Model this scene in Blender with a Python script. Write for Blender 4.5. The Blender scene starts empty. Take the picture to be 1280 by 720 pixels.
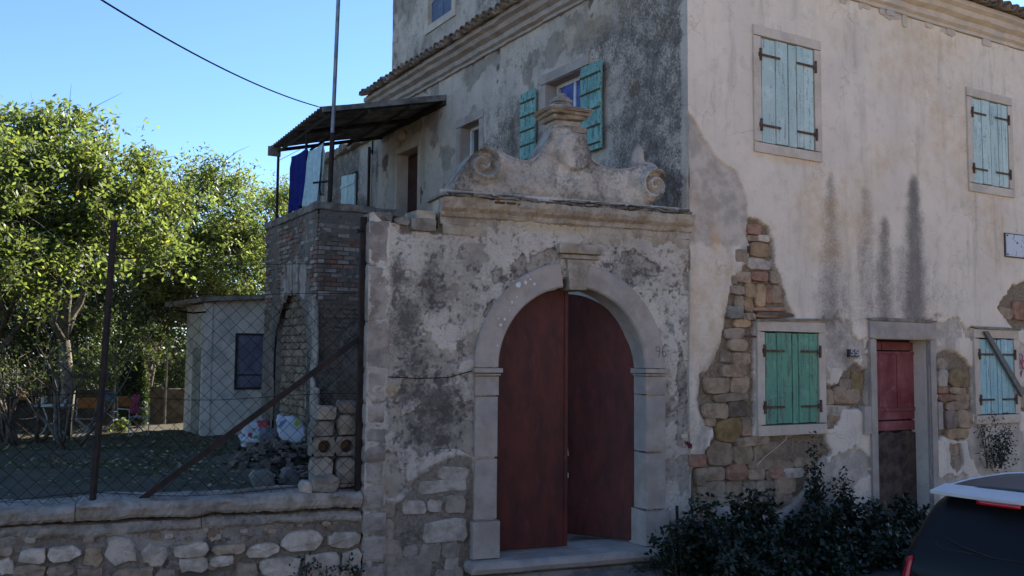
import bpy, math, random
import numpy as np
from mathutils import Vector, Matrix
PI = math.pi
rnd = random.Random(7)
nrs = np.random.RandomState(5)
S = bpy.context.scene
col = S.collection

# ------------------------------------------------------------------ camera
FP = 1177.545                      # focal length in photo pixels (1280 wide)
PIT, YAW, ROL, GA = 0.07512, 1.03574, 0.00876, -0.14864
EYE = 2.55
_c, _s = math.cos, math.sin
Fv = np.array([_c(YAW)*_c(PIT), _s(YAW)*_c(PIT), _s(PIT)])
R0 = np.array([_s(YAW), -_c(YAW), 0.0]); U0 = np.cross(R0, Fv)
Rv = R0*_c(ROL)+U0*_s(ROL); Uv = -R0*_s(ROL)+U0*_c(ROL)
cam = bpy.data.cameras.new('camera'); camo = bpy.data.objects.new('camera', cam); col.objects.link(camo)
M_ = Matrix(((Rv[0], Uv[0], -Fv[0], 0), (Rv[1], Uv[1], -Fv[1], 0), (Rv[2], Uv[2], -Fv[2], EYE), (0, 0, 0, 1)))
camo.matrix_world = M_
cam.sensor_width = 36; cam.lens = FP/1280*36; cam.clip_end = 3000; cam.clip_start = 0.05
S.camera = camo
S.render.resolution_x = 1024; S.render.resolution_y = 576

# ------------------------------------------------------------------ sky and sun
SUN_EL, SUN_AZ = math.radians(32), math.radians(64)      # azimuth clockwise from +Y
w = bpy.data.worlds.new('World'); S.world = w; w.use_nodes = True
wt = w.node_tree; bg = wt.nodes['Background']
sk = wt.nodes.new('ShaderNodeTexSky'); sk.sky_type = 'NISHITA'; sk.sun_disc = False
sk.sun_elevation = SUN_EL; sk.sun_rotation = SUN_AZ; sk.air_density = 0.85; sk.dust_density = 0.05; sk.ozone_density = 6.0
wt.links.new(sk.outputs[0], bg.inputs[0]); bg.inputs[1].default_value = 0.092
sl = bpy.data.lights.new('sun', 'SUN'); sl.energy = 5.0; sl.angle = math.radians(0.5); sl.color = (1, 0.93, 0.82)
so = bpy.data.objects.new('sun', sl); col.objects.link(so)
sdir = Vector((_s(SUN_AZ)*_c(SUN_EL), _c(SUN_AZ)*_c(SUN_EL), _s(SUN_EL)))
so.rotation_euler = sdir.to_track_quat('Z', 'Y').to_euler(); so.location = sdir*60
S.view_settings.view_transform = 'Standard'; S.view_settings.look = 'None'
S.view_settings.exposure = 1.52; S.view_settings.gamma = 1

# ------------------------------------------------------------------ picture rays -> real planes
def ray(x, y): return Fv*FP+Rv*(x-640)-Uv*(y-360)
class Frame:                                     # a vertical plane: origin P (world), along u, outward normal n
    def __init__(s, P, u):
        s.P = np.array(P, float); s.u = np.array([u[0], u[1], 0.0]); s.n = np.array([u[1], -u[0], 0.0])
        s.ang = math.atan2(u[1], u[0])
    def pt(s, a, z, d=0.0):
        q = s.P+s.u*a+s.n*d; return (q[0], q[1], z)
    def px(s, x, y, d=0.0):
        r = ray(x, y); P = s.P+s.n*d; t = (s.n[:2]@P[:2])/(s.n[:2]@r[:2]); q = r*t
        return float((q-s.P)[:2]@s.u[:2]), float(q[2]+EYE)
def onz(x, y, z):
    r = ray(x, y); q = r*((z-EYE)/r[2]); return q[0], q[1], z
def ony(x, y, Y):
    r = ray(x, y); q = r*(Y/r[1]); return q[0], q[1], q[2]+EYE
CX, CY = 8.1867, 9.3239
fR = Frame((CX, CY, 0), (1, 0))                          # street front of the house
fG = Frame((5.3766, 9.7448, 0), (_c(GA), _s(GA)))         # courtyard wall with the gate
fL = Frame((CX, CY, 0), (0, -1))                         # side wall of the house (s negative going back)

# ------------------------------------------------------------------ numpy noise
_T = nrs.rand(512, 512)
def vn(x, y, sd=0):
    x = np.asarray(x, float)+sd*17.31; y = np.asarray(y, float)+sd*9.77
    i = np.floor(x).astype(int); j = np.floor(y).astype(int); fx = x-i; fy = y-j
    fx = fx*fx*(3-2*fx); fy = fy*fy*(3-2*fy)
    g = lambda a, b: _T[a & 511, b & 511]
    return (g(i, j)*(1-fx)+g(i+1, j)*fx)*(1-fy)+(g(i, j+1)*(1-fx)+g(i+1, j+1)*fx)*fy
def fbm(x, y, sd=0, o=4):
    r = 0; a = .5; t = 0
    for k in range(o):
        r = r+a*vn(x*2**k, y*2**k, sd+k*3); t += a; a *= .5
    return r/t
def sst(a, b, x):
    t = np.clip((x-a)/(b-a), 0, 1); return t*t*(3-2*t)
def sdpoly(poly, X, Y):                                  # signed distance, positive inside
    d = np.full(X.shape, 1e9); ins = np.zeros(X.shape, bool); n = len(poly)
    for k in range(n):
        x1, y1 = poly[k]; x2, y2 = poly[(k+1) % n]
        ex, ey = x2-x1, y2-y1; wx, wy = X-x1, Y-y1
        t = np.clip((wx*ex+wy*ey)/(ex*ex+ey*ey+1e-12), 0, 1)
        d = np.minimum(d, np.hypot(wx-ex*t, wy-ey*t))
        c = ((y1 > Y) != (y2 > Y)) & (X < (x2-x1)*(Y-y1)/((y2-y1) if y2 != y1 else 1e-9)+x1)
        ins ^= c
    return np.where(ins, d, -d)

# ------------------------------------------------------------------ mesh helpers
class MB:
    def __init__(s): s.v = []; s.f = []
    def add(s, vs, fs):
        b = len(s.v); s.v += [tuple(p) for p in vs]; s.f += [tuple(i+b for i in f) for f in fs]; return s
    def box(s, fr, a0, a1, z0, z1, d0, d1, taper=0.0):
        P = [fr.pt(a, z, d) for d in (d0, d1) for z in (z0, z1) for a in (a0, a1)]
        if taper: 
            for i in (4, 5, 6, 7):
                a = (a0+taper, a1-taper)[i & 1]; z = (z0+taper, z1-taper)[(i >> 1) & 1]; P[i] = fr.pt(a, z, d1)
        return s.add(P, [(4, 5, 7, 6), (0, 2, 3, 1), (0, 1, 5, 4), (2, 6, 7, 3), (0, 4, 6, 2), (1, 3, 7, 5)])
    def wbox(s, x0, x1, y0, y1, z0, z1):
        P = [(x, y, z) for z in (z0, z1) for y in (y0, y1) for x in (x0, x1)]
        return s.add(P, [(0, 2, 3, 1), (4, 5, 7, 6), (0, 1, 5, 4), (2, 6, 7, 3), (0, 4, 6, 2), (1, 3, 7, 5)])
    def prism(s, fr, poly, d0, d1, bev=0.0):             # outline in (s,z) extruded along the normal
        n = len(poly); b = len(s.v)
        cx = sum(p[0] for p in poly)/n; cz = sum(p[1] for p in poly)/n
        s.v += [fr.pt(a, z, d0) for a, z in poly]
        s.v += [fr.pt(a, z, d1-bev) for a, z in poly]
        s.v += [fr.pt(a+(cx-a)*bev*1.2, z+(cz-z)*bev*1.2, d1) for a, z in poly]
        for k in range(n):
            j = (k+1) % n
            s.f.append((b+k, b+j, b+n+j, b+n+k)); s.f.append((b+n+k, b+n+j, b+2*n+j, b+2*n+k))
        s.f.append(tuple(b+2*n+k for k in range(n))); s.f.append(tuple(b+n-1-k for k in range(n)))
        return s
    def rbox(s, fr, a0, a1, z0, z1, d0, d1, amp=.012, cell=.07, rnd_=.02, sd=3):   # weathered block: fine faces, worn edges
        L3 = (a1-a0, z1-z0, d1-d0); N3 = [max(2, min(40, int(l/cell))) for l in L3]; idx = {}
        def vid(i, j, k):
            if (i, j, k) not in idx:
                p = [i/N3[0]*L3[0], j/N3[1]*L3[1], k/N3[2]*L3[2]]; e = [min(p[q], L3[q]-p[q]) for q in range(3)]; o = sorted(e)
                cut = rnd_*max(0, 1-o[1]/.03)                      # rounds the arris where two faces meet
                for q in range(3):
                    if e[q] <= 1e-9: p[q] += cut if p[q] < L3[q]/2 else -cut
                P = fr.pt(a0+p[0], z0+p[1], d0+p[2]); n = [float(vn(P[0]*5+P[2]*3+q*7, P[1]*5+P[2]*4-q*5, sd+q))*.6+float(vn(P[0]*17+P[2]*13+q, P[1]*17-P[2]*15, sd+q+4))*.4-.5 for q in range(3)]
                idx[(i, j, k)] = len(s.v); s.v.append((P[0]+n[0]*amp*2, P[1]+n[1]*amp*2, P[2]+n[2]*amp*2))
            return idx[(i, j, k)]
        A, B, C = N3
        for i in range(A):
            for j in range(B):
                s.f.append((vid(i, j, C), vid(i+1, j, C), vid(i+1, j+1, C), vid(i, j+1, C)))
            for k in range(C):
                s.f.append((vid(i, B, k), vid(i, B, k+1), vid(i+1, B, k+1), vid(i+1, B, k))); s.f.append((vid(i, 0, k), vid(i+1, 0, k), vid(i+1, 0, k+1), vid(i, 0, k+1)))
        for j in range(B):
            for k in range(C):
                s.f.append((vid(0, j, k), vid(0, j, k+1), vid(0, j+1, k+1), vid(0, j+1, k))); s.f.append((vid(A, j, k), vid(A, j+1, k), vid(A, j+1, k+1), vid(A, j, k+1)))
        return s
    def tube(s, pts, r, n=6, cap=True):
        pts = [Vector(p) for p in pts]; rr = r if isinstance(r, (list, tuple)) else [r]*len(pts)
        b = len(s.v); up = Vector((0, 0, 1)); m = len(pts); px = None
        for k, p in enumerate(pts):
            t = (pts[min(k+1, m-1)]-pts[max(k-1, 0)]).normalized()
            if px is None: px = t.cross(up if abs(t.z) < .9 else Vector((1, 0, 0))).normalized()
            px = (px-t*px.dot(t)).normalized(); py = t.cross(px)
            for i in range(n):
                a = 2*PI*i/n; s.v.append(tuple(p+(px*math.cos(a)+py*math.sin(a))*rr[k]))
        for k in range(m-1):
            for i in range(n):
                j = (i+1) % n; s.f.append((b+k*n+i, b+k*n+j, b+(k+1)*n+j, b+(k+1)*n+i))
        if cap: s.f.append(tuple(b+n-1-i for i in range(n))); s.f.append(tuple(b+(m-1)*n+i for i in range(n)))
        return s
    def lathe(s, c, prof, n=16, sq=1.0):
        b = len(s.v); m = len(prof)
        for r, z in prof:
            for i in range(n): a = 2*PI*i/n; s.v.append((c[0]+r*math.cos(a), c[1]+r*math.sin(a)*sq, c[2]+z))
        for k in range(m-1):
            for i in range(n):
                j = (i+1) % n; s.f.append((b+k*n+i, b+k*n+j, b+(k+1)*n+j, b+(k+1)*n+i))
        s.f.append(tuple(b+n-1-i for i in range(n))); s.f.append(tuple(b+(m-1)*n+i for i in range(n)))
        return s
    def stone(s, fr, a0, a1, z0, z1, d0, d1, jit=.10, n=10, tilt=None, ex=(.3, .62)):   # irregular rounded stone lying in a wall
        w2, h2 = (a1-a0)/2, (z1-z0)/2; ca, cz = (a0+a1)/2, (z0+z1)/2; mn = min(w2, h2)
        e = rnd.uniform(*ex); th0 = rnd.random(); ring = []; tl = rnd.uniform(-.06, .06) if tilt is None else tilt
        for k in range(n):
            t = 2*PI*(k+th0)/n; c, q = math.cos(t), math.sin(t)
            x = w2*math.copysign(abs(c)**e, c); z = h2*math.copysign(abs(q)**e, q)
            x += rnd.uniform(-1, 1)*mn*jit; z += rnd.uniform(-1, 1)*mn*jit
            ring.append((x-tl*z, z+tl*x))
        b = len(s.v); dd = (d1-d0)
        for sc, d in ((1.0, d0), (1.0, d0+dd*.72), (.88, d0+dd*rnd.uniform(.9, .99))):
            for x, z in ring:
                q = sc if sc == 1 else 1-(1-sc)*mn/max(abs(x)+abs(z), mn)*1.4
                s.v.append(fr.pt(ca+x*q, cz+z*q, d+(rnd.uniform(-.07, .07)*dd if sc != 1 else 0)))
        s.v.append(fr.pt(ca+rnd.uniform(-.2, .2)*w2, cz+rnd.uniform(-.2, .2)*h2, d0+dd*.985))
        for k in range(n):
            j = (k+1) % n
            s.f += [(b+k, b+j, b+n+j, b+n+k), (b+n+k, b+n+j, b+2*n+j, b+2*n+k), (b+2*n+k, b+2*n+j, b+3*n)]
        return s

def tone(c, lo, hi):
    j = rnd.uniform(lo, hi); return tuple(v*j for v in c)
WL = {}
def link(o, parent, loc):
    col.objects.link(o)
    if parent is not None:
        o.parent = parent; pl = WL[parent.name]; o.location = Vector(loc)-pl
    else: o.location = loc
    WL[o.name] = Vector(loc)
def obj(name, mb, mat, parent=None, loc=None, smooth=False, color=None, label=None):
    v = np.array(mb.v, dtype=np.float64)
    if loc is None: loc = (float(v[:, 0].mean()), float(v[:, 1].mean()), float(v[:, 2].min()))
    me = bpy.data.meshes.new(name); me.from_pydata((v-np.array(loc)).tolist(), [], mb.f)
    if mat: me.materials.append(mat)
    if smooth: me.polygons.foreach_set('use_smooth', [True]*len(me.polygons))
    o = bpy.data.objects.new(name, me)
    if color is not None: o.color = (*color, 1)
    if label: o['label'] = label
    link(o, parent, loc); return o
def root(name, label, cat, loc, group=None):
    o = bpy.data.objects.new(name, None); o.empty_display_size = .2; link(o, None, loc)
    return tag(o, label, cat, group)
def tag(o, label, cat, group=None):
    o['label'] = label; o['category'] = cat
    if group: o['group'] = group
    return o
def kind(o, k): o['kind'] = k; return o
def copy_tree(o, parent=None, loc=None):
    c = o.copy(); col.objects.link(c)
    if parent is not None: c.parent = parent
    else: c.location = loc
    WL[c.name] = Vector(loc) if loc is not None else WL.get(o.name, Vector())
    for ch in list(o.children): copy_tree(ch, c)
    return c
def share(name, me, parent, loc, rotz=0, scale=(1, 1, 1), color=None, rot=None):
    o = bpy.data.objects.new(name, me); link(o, parent, loc); o.rotation_euler = rot if rot else (0, 0, rotz); o.scale = scale
    if color is not None: o.color = (*color, 1)
    return o

# ------------------------------------------------------------------ materials
class NT:
    def __init__(s, name):
        s.m = bpy.data.materials.new(name); s.m.use_nodes = True; s.t = s.m.node_tree; s.b = s.t.nodes['Principled BSDF']
        g = s.t.nodes.new('ShaderNodeNewGeometry'); s.pos = g.outputs['Position']
    def inp(s, sock, v):
        if hasattr(v, 'links') or hasattr(v, 'is_output'): s.t.links.new(v, sock)
        elif isinstance(v, (tuple, list)) and len(v) == 3 and sock.type == 'RGBA': sock.default_value = (*v, 1)
        else: sock.default_value = v
    def node(s, ty, **k):
        n = s.t.nodes.new(ty)
        for a, b in k.items(): setattr(n, a, b)
        return n
    def map(s, scale, vec=None):
        n = s.node('ShaderNodeMapping'); s.inp(n.inputs[0], vec or s.pos); n.inputs['Scale'].default_value = scale; return n.outputs[0]
    def noise(s, sc, det=4, rough=.55, vec=None, dist=0, colr=False):
        n = s.node('ShaderNodeTexNoise'); n.inputs['Scale'].default_value = sc; n.inputs['Detail'].default_value = det
        n.inputs['Roughness'].default_value = rough; n.inputs['Distortion'].default_value = dist; s.inp(n.inputs['Vector'], vec or s.pos)
        return n.outputs[1 if colr else 0]
    def voro(s, sc, feat='DISTANCE_TO_EDGE', vec=None):
        n = s.node('ShaderNodeTexVoronoi', feature=feat); n.inputs['Scale'].default_value = sc; s.inp(n.inputs['Vector'], vec or s.pos); return n.outputs[0]
    def math(s, op, a, b=0.5, clamp=False):
        n = s.node('ShaderNodeMath', operation=op, use_clamp=clamp); s.inp(n.inputs[0], a); s.inp(n.inputs[1], b); return n.outputs[0]
    def ss(s, x, a, b):
        n = s.node('ShaderNodeMapRange', interpolation_type='SMOOTHSTEP'); s.inp(n.inputs[0], x); n.inputs[1].default_value = a; n.inputs[2].default_value = b; return n.outputs[0]
    def mix(s, f, a, b, mode='MIX'):
        n = s.node('ShaderNodeMix', data_type='RGBA', blend_type=mode); s.inp(n.inputs[0], f); s.inp(n.inputs[6], a); s.inp(n.inputs[7], b); return n.outputs[2]
    def attr(s, name):
        n = s.node('ShaderNodeAttribute', attribute_name=name); q = s.node('ShaderNodeSeparateColor'); s.t.links.new(n.outputs['Color'], q.inputs[0])
        return q.outputs[0], q.outputs[1], q.outputs[2], n.outputs['Alpha']
    def objcol(s): return s.node('ShaderNodeObjectInfo').outputs['Color']
    def objrand(s): return s.node('ShaderNodeObjectInfo').outputs['Random']
    def bump(s, h, dist, strength=1.0, prev=None):
        n = s.node('ShaderNodeBump'); n.inputs['Distance'].default_value = dist; n.inputs['Strength'].default_value = strength; s.inp(n.inputs['Height'], h)
        if prev is not None: s.t.links.new(prev, n.inputs['Normal'])
        return n.outputs[0]
    def out(s, c, rough=.9, normal=None, metal=0, spec=.3):
        s.inp(s.b.inputs['Base Color'], c); s.inp(s.b.inputs['Roughness'], rough); s.b.inputs['Metallic'].default_value = metal
        s.b.inputs['Specular IOR Level'].default_value = spec
        if normal is not None: s.t.links.new(normal, s.b.inputs['Normal'])
        return s.m

WARM = (1.07, .975, .88)                                    # warmth multiplied into mineral colours to offset the blue shade light
def plaster(name, ca, cb, under, mold_shade, ochre, mortar, spk=.5, crack=.6, moldlo=.28, soft=.42, mn=2.1, md=.88):
    t = NT(name); r, g, b, a = t.attr('mk')
    n1 = t.noise(1.1, 6, .6); n2 = t.noise(5, 6, .65); n3 = t.noise(28, 5, .7); n4 = t.noise(110, 3, .6); nv = t.noise(1.4, 5, .6, t.map((3.5, 3.5, .5)))
    c = t.mix(t.ss(n1, .3, .7), ca, cb)
    c = t.mix(t.math('MULTIPLY', t.ss(n2, .5, .72), .42), c, tuple(x*.62 for x in ca)); c = t.mix(t.math('MULTIPLY', t.ss(t.noise(48, 6, .8), .5, .62), spk*.45), c, tuple(x*.5 for x in cb))
    c = t.mix(t.math('MULTIPLY', t.ss(nv, .5, .8), .35), c, mold_shade)
    sp = t.math('MULTIPLY', t.ss(n3, .57, .70), spk); c = t.mix(sp, c, tuple(x*.42 for x in cb))
    c = t.mix(t.math('MULTIPLY', t.ss(n3, .44, .30), spk*.5), c, tuple(min(x*1.35, .75) for x in ca))
    uc = t.mix(t.ss(n2, .35, .65), under, tuple(x*.66 for x in under)); c = t.mix(b, c, uc)
    mv = t.math('ADD', g, t.math('MULTIPLY', t.math('SUBTRACT', t.math('ADD', t.math('MULTIPLY', n2, .45), t.math('MULTIPLY', n3, .55)), .5), mn))
    mf = t.math('MULTIPLY', t.ss(mv, moldlo, moldlo+soft), t.ss(g, .02, .3)); c = t.mix(t.math('MULTIPLY', mf, md), c, mold_shade)
    c = t.mix(t.math('MULTIPLY', t.math('SUBTRACT', 1.0, a), t.ss(n2, .3, .6)), c, ochre)
    mc = t.mix(t.ss(n3, .35, .65), mortar, tuple(x*.55 for x in mortar)); c = t.mix(r, c, mc)
    wv = t.node('ShaderNodeVectorMath', operation='ADD'); q = t.node('ShaderNodeVectorMath', operation='SCALE'); t.inp(q.inputs[0], t.noise(2.2, 4, .6, colr=True)); q.inputs['Scale'].default_value = .6
    t.inp(wv.inputs[0], t.pos); t.inp(wv.inputs[1], q.outputs[0]); vd = t.voro(1.15, vec=wv.outputs[0])
    ck = t.math('MULTIPLY', t.ss(vd, .012, .003), t.ss(t.noise(.9, 3), .48, .6)); ck = t.math('MULTIPLY', ck, crack)
    c = t.mix(ck, c, (.05, .045, .04))
    h = t.math('ADD', t.math('MULTIPLY', n2, .55), t.math('ADD', t.math('MULTIPLY', n3, .35), t.math('MULTIPLY', n4, .10)))
    h = t.math('SUBTRACT', h, t.math('MULTIPLY', ck, .4)); c = t.mix(1.0, c, WARM, 'MULTIPLY')
    return t.out(c, .93, t.bump(h, .035, .9), spec=.15)

def stone_mat(name, base=None, dark=.5, pit=.5, sc=1.0, rough=.9, tint=None, bumpd=.02):
    t = NT(name); c0 = t.objcol() if base is None else base
    n1 = t.noise(4*sc, 6, .65); n2 = t.noise(22*sc, 5, .7); n3 = t.noise(95*sc, 3, .6)
    dk = t.mix(1.0, c0, (dark, dark*.97, dark*.93), 'MULTIPLY')
    c = t.mix(t.ss(n1, .38, .66), c0, dk)
    c = t.mix(t.math('MULTIPLY', t.ss(n2, .56, .72), pit), c, t.mix(1.0, c0, (.32, .31, .3), 'MULTIPLY'))
    c = t.mix(t.math('MULTIPLY', t.ss(n2, .42, .28), .4), c, t.mix(1.0, c0, (1.35, 1.33, 1.28), 'MULTIPLY'))
    c = t.mix(1.0, c, WARM, 'MULTIPLY')
    if tint: c = t.mix(t.math('MULTIPLY', t.ss(t.noise(2.3*sc, 5, .6), .5, .66), tint[1]), c, tint[0])
    h = t.math('ADD', t.math('MULTIPLY', n1, .5), t.math('ADD', t.math('MULTIPLY', n2, .4), t.math('MULTIPLY', n3, .1)))
    return t.out(c, rough, t.bump(h, bumpd, .9), spec=.2)

def paintwood(name, c, c2, wear, wearc=(.12, .105, .09), sc=(9, 9, .8), rough=.75):
    t = NT(name); g = t.noise(3, 6, .7, t.map(sc)); g2 = t.noise(14, 5, .7, t.map(sc)); n = t.noise(2.3, 5, .6)
    k = t.mix(t.ss(n, .35, .65), c, c2); k = t.mix(t.math('MULTIPLY', t.ss(g2, .5, .7), .35), k, tuple(x*.5 for x in c))
    k = t.mix(t.math('MULTIPLY', t.ss(t.math('ADD', g, t.math('MULTIPLY', t.math('SUBTRACT', t.noise(30, 4, .7), .5), .5)), 1-wear-.06, 1-wear), .85), k, wearc)
    rr = t.math('MULTIPLY', t.objrand(), .42); k = t.mix(rr, k, tuple(x*.58 for x in c)); k = t.mix(t.math('MULTIPLY', t.ss(t.noise(4.5, 6, .7), .52, .68), .4), k, tuple(min(x*1.25+.05, .7) for x in c))
    return t.out(k, rough, t.bump(t.math('ADD', g2, t.math('MULTIPLY', g, .5)), .006, .8), spec=.3)

def simple(name, c, rough=.6, metal=0, var=.25, sc=6, bumpd=.003, spec=.4, alpha=None):
    t = NT(name); n = t.noise(sc, 5, .65); n2 = t.noise(sc*7, 4, .6)
    k = t.mix(t.ss(n, .35, .68), c, tuple(x*(1-var*2) for x in c)); k = t.mix(t.math('MULTIPLY', t.ss(n2, .5, .7), var), k, tuple(x*.5 for x in c))
    return t.out(k, rough, t.bump(n2, bumpd, .6), metal, spec)

def rusty(name, c=(.05, .045, .04), r=(.10, .045, .025), amt=.5):
    t = NT(name); n = t.noise(9, 6, .7); n2 = t.noise(60, 4, .6)
    return t.out(t.mix(t.ss(n, 1-amt-.15, 1-amt+.1), c, r), .85, t.bump(n2, .003, .7), .15, .3)

def leafmat(name, cols, trans=.35, bark=False):
    t = NT(name); n = t.noise(1.1, 3, .5); a = t.node('ShaderNodeAttribute', attribute_name='lc').outputs['Color']
    c = t.mix(1.0, t.mix(t.ss(n, .35, .65), cols[0], cols[1]), a, 'MULTIPLY')
    tr = t.node('ShaderNodeBsdfTranslucent'); t.inp(tr.inputs[0], t.mix(1.0, c, (1.5, 1.6, .75), 'MULTIPLY'))
    t.out(c, .5, spec=.45); ms = t.node('ShaderNodeMixShader'); ms.inputs[0].default_value = trans
    t.t.links.new(t.b.outputs[0], ms.inputs[1]); t.t.links.new(tr.outputs[0], ms.inputs[2])
    t.t.links.new(ms.outputs[0], t.t.nodes['Material Output'].inputs[0]); return t.m

M = {}
M['R'] = plaster('street_plaster', (.72, .65, .57), (.62, .565, .505), (.50, .455, .415), (.13, .122, .12), (.55, .38, .2), (.27, .22, .17), spk=.16, crack=.2, moldlo=.15, soft=.95, mn=1.5)
M['G'] = plaster('gate_plaster', (.57, .54, .50), (.38, .355, .325), (.34, .315, .285), (.07, .066, .066), (.42, .32, .17), (.17, .145, .12), spk=.6, crack=.3, moldlo=.16, soft=.95, mn=2.4)
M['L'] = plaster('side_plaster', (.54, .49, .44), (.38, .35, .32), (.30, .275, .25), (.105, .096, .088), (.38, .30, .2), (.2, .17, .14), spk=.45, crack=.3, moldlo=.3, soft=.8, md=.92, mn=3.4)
M['low'] = plaster('wall_mortar', (.22, .20, .185), (.15, .135, .125), (.13, .12, .11), (.04, .04, .04), (.2, .16, .1), (.15, .13, .11), spk=.7, crack=.2)
M['lowface'] = plaster('whitewashed_mortar', (.36, .335, .315), (.24, .22, .205), (.20, .185, .17), (.07, .065, .06), (.2, .16, .1), (.22, .195, .17), spk=.8, crack=.2)
M['stone'] = stone_mat('rubble_stone', None, .6, .5, 1.5, bumpd=.03)
M['dressed'] = stone_mat('dressed_stone', (.37, .335, .315), .78, .18, .8, tint=((.22, .21, .21), .5), bumpd=.006)
M['surround'] = stone_mat('window_stone', (.53, .48, .425), .82, .15, .8, tint=((.40, .36, .325), .6), bumpd=.006)
M['cornice'] = stone_mat('cornice_plaster', (.40, .36, .31), .55, .65, 1.1, tint=((.40, .29, .15), .4), bumpd=.025)
M['ledge'] = stone_mat('ledge_stone', (.25, .23, .205), .5, .5, 1.3, bumpd=.02)
M['pedi'] = stone_mat('pediment_stone', (.40, .375, .35), .5, .55, .9, tint=((.12, .115, .115), .75), bumpd=.04)
M['concrete'] = stone_mat('old_concrete', (.245, .22, .20), .5, .6, 1, tint=((.09, .085, .08), .7), bumpd=.02)
M['brick'] = stone_mat('brick', None, .6, .5, 1.2, bumpd=.012)
M['tile'] = stone_mat('roof_tile', None, .55, .5, 1.2, tint=((.10, .095, .085), .6), bumpd=.01)
M['iron'] = rusty('rusty_iron', (.02, .017, .016), (.05, .026, .018), .45)
M['hinge'] = rusty('hinge_iron', (.13, .10, .08), (.10, .05, .03), .5)
M['wire'] = simple('fence_wire', (.010, .009, .008), .85, 0, .1, spec=.1)
M['reddoor'] = NT('red_metal'); _t = M['reddoor']
_n = _t.noise(2.2, 8, .68, _t.map((2.6, 2.6, 1))); _n2 = _t.noise(12, 5, .7, _t.map((1, 1, .3)))
_k = _t.mix(_t.ss(_n, .3, .7), (.105, .020, .013), (.045, .011, .009)); _k = _t.mix(_t.math('MULTIPLY', _t.ss(_n2, .55, .75), .4), _k, (.13, .05, .04))
M['reddoor'] = _t.out(_k, .62, _t.bump(_n2, .003, .5), 0, .35)
M['olddoor'] = paintwood('old_red_wood', (.27, .085, .085), (.17, .03, .035), .32, (.09, .03, .028))
M['baredoor'] = simple('bare_rust_panel', (.10, .065, .05), .9, 0, .4, 4)
M['browndoor'] = paintwood('brown_wood', (.085, .03, .024), (.06, .022, .018), .2)
M['green'] = paintwood('green_paint', (.14, .32, .20), (.11, .26, .18), .40)
M['pale'] = paintwood('pale_green_paint', (.50, .60, .54), (.43, .54, .50), .38, (.2, .2, .19))
M['blueg'] = paintwood('pale_blue_paint', (.37, .56, .56), (.30, .49, .50), .38, (.18, .18, .17))
M['teal'] = paintwood('teal_paint', (.22, .42, .36), (.17, .35, .31), .42, (.07, .065, .06))
M['grayblue'] = paintwood('grey_blue_paint', (.12, .16, .24), (.10, .13, .2), .3)
M['greywood'] = paintwood('bare_grey_wood', (.20, .175, .15), (.14, .12, .1), .4)
M['blackwood'] = simple('dark_wood', (.035, .03, .027), .85)
M['dark'] = simple('dark_interior', (.018, .017, .016), .95)
M['glass'] = simple('window_glass', (.03, .035, .04), .08, 0, .1, 3, .0005, .8)
M['curtain'] = simple('blue_curtain', (.10, .14, .42), .8)
M['white'] = simple('white_paint', (.62, .62, .6), .6, 0, .1)
M['coping'] = stone_mat('coping_concrete', (.34, .31, .28), .6, .6, 1.2, tint=((.13, .12, .105), .7), bumpd=.03)
M['shedwall'] = stone_mat('shed_render', (.55, .55, .53), .8, .25, .7, tint=((.28, .28, .26), .7), bumpd=.006)
M['corr'] = simple('corrugated_sheet', (.24, .22, .20), .75, .2, .35, 3)
M['asphalt'] = stone_mat('asphalt', (.055, .054, .052), .6, .5, 2.2, bumpd=.01)
M['earth'] = None
t_ = NT('garden_earth'); _a = t_.noise(.7, 6, .65); _b = t_.noise(9, 6, .7)
_k = t_.mix(t_.ss(_a, .4, .62), (.115, .098, .075), (.075, .075, .05)); _k = t_.mix(t_.math('MULTIPLY', t_.ss(_b, .55, .7), .7), _k, (.13, .11, .08))
M['earth'] = t_.out(_k, .95, t_.bump(_b, .05, 1), spec=.1)
M['bark'] = stone_mat('bark', (.13, .115, .10), .5, .6, 1.5, bumpd=.03)
M['palebark'] = stone_mat('pale_bark', (.21, .195, .17), .5, .6, 1.5, bumpd=.03)
M['leaf'] = leafmat('walnut_leaf', ((.165, .195, .08), (.11, .14, .055)), .58)
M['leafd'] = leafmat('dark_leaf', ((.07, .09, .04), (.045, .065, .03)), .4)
M['weed'] = leafmat('weed_leaf', ((.013, .021, .010), (.017, .026, .012)), .12)
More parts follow.
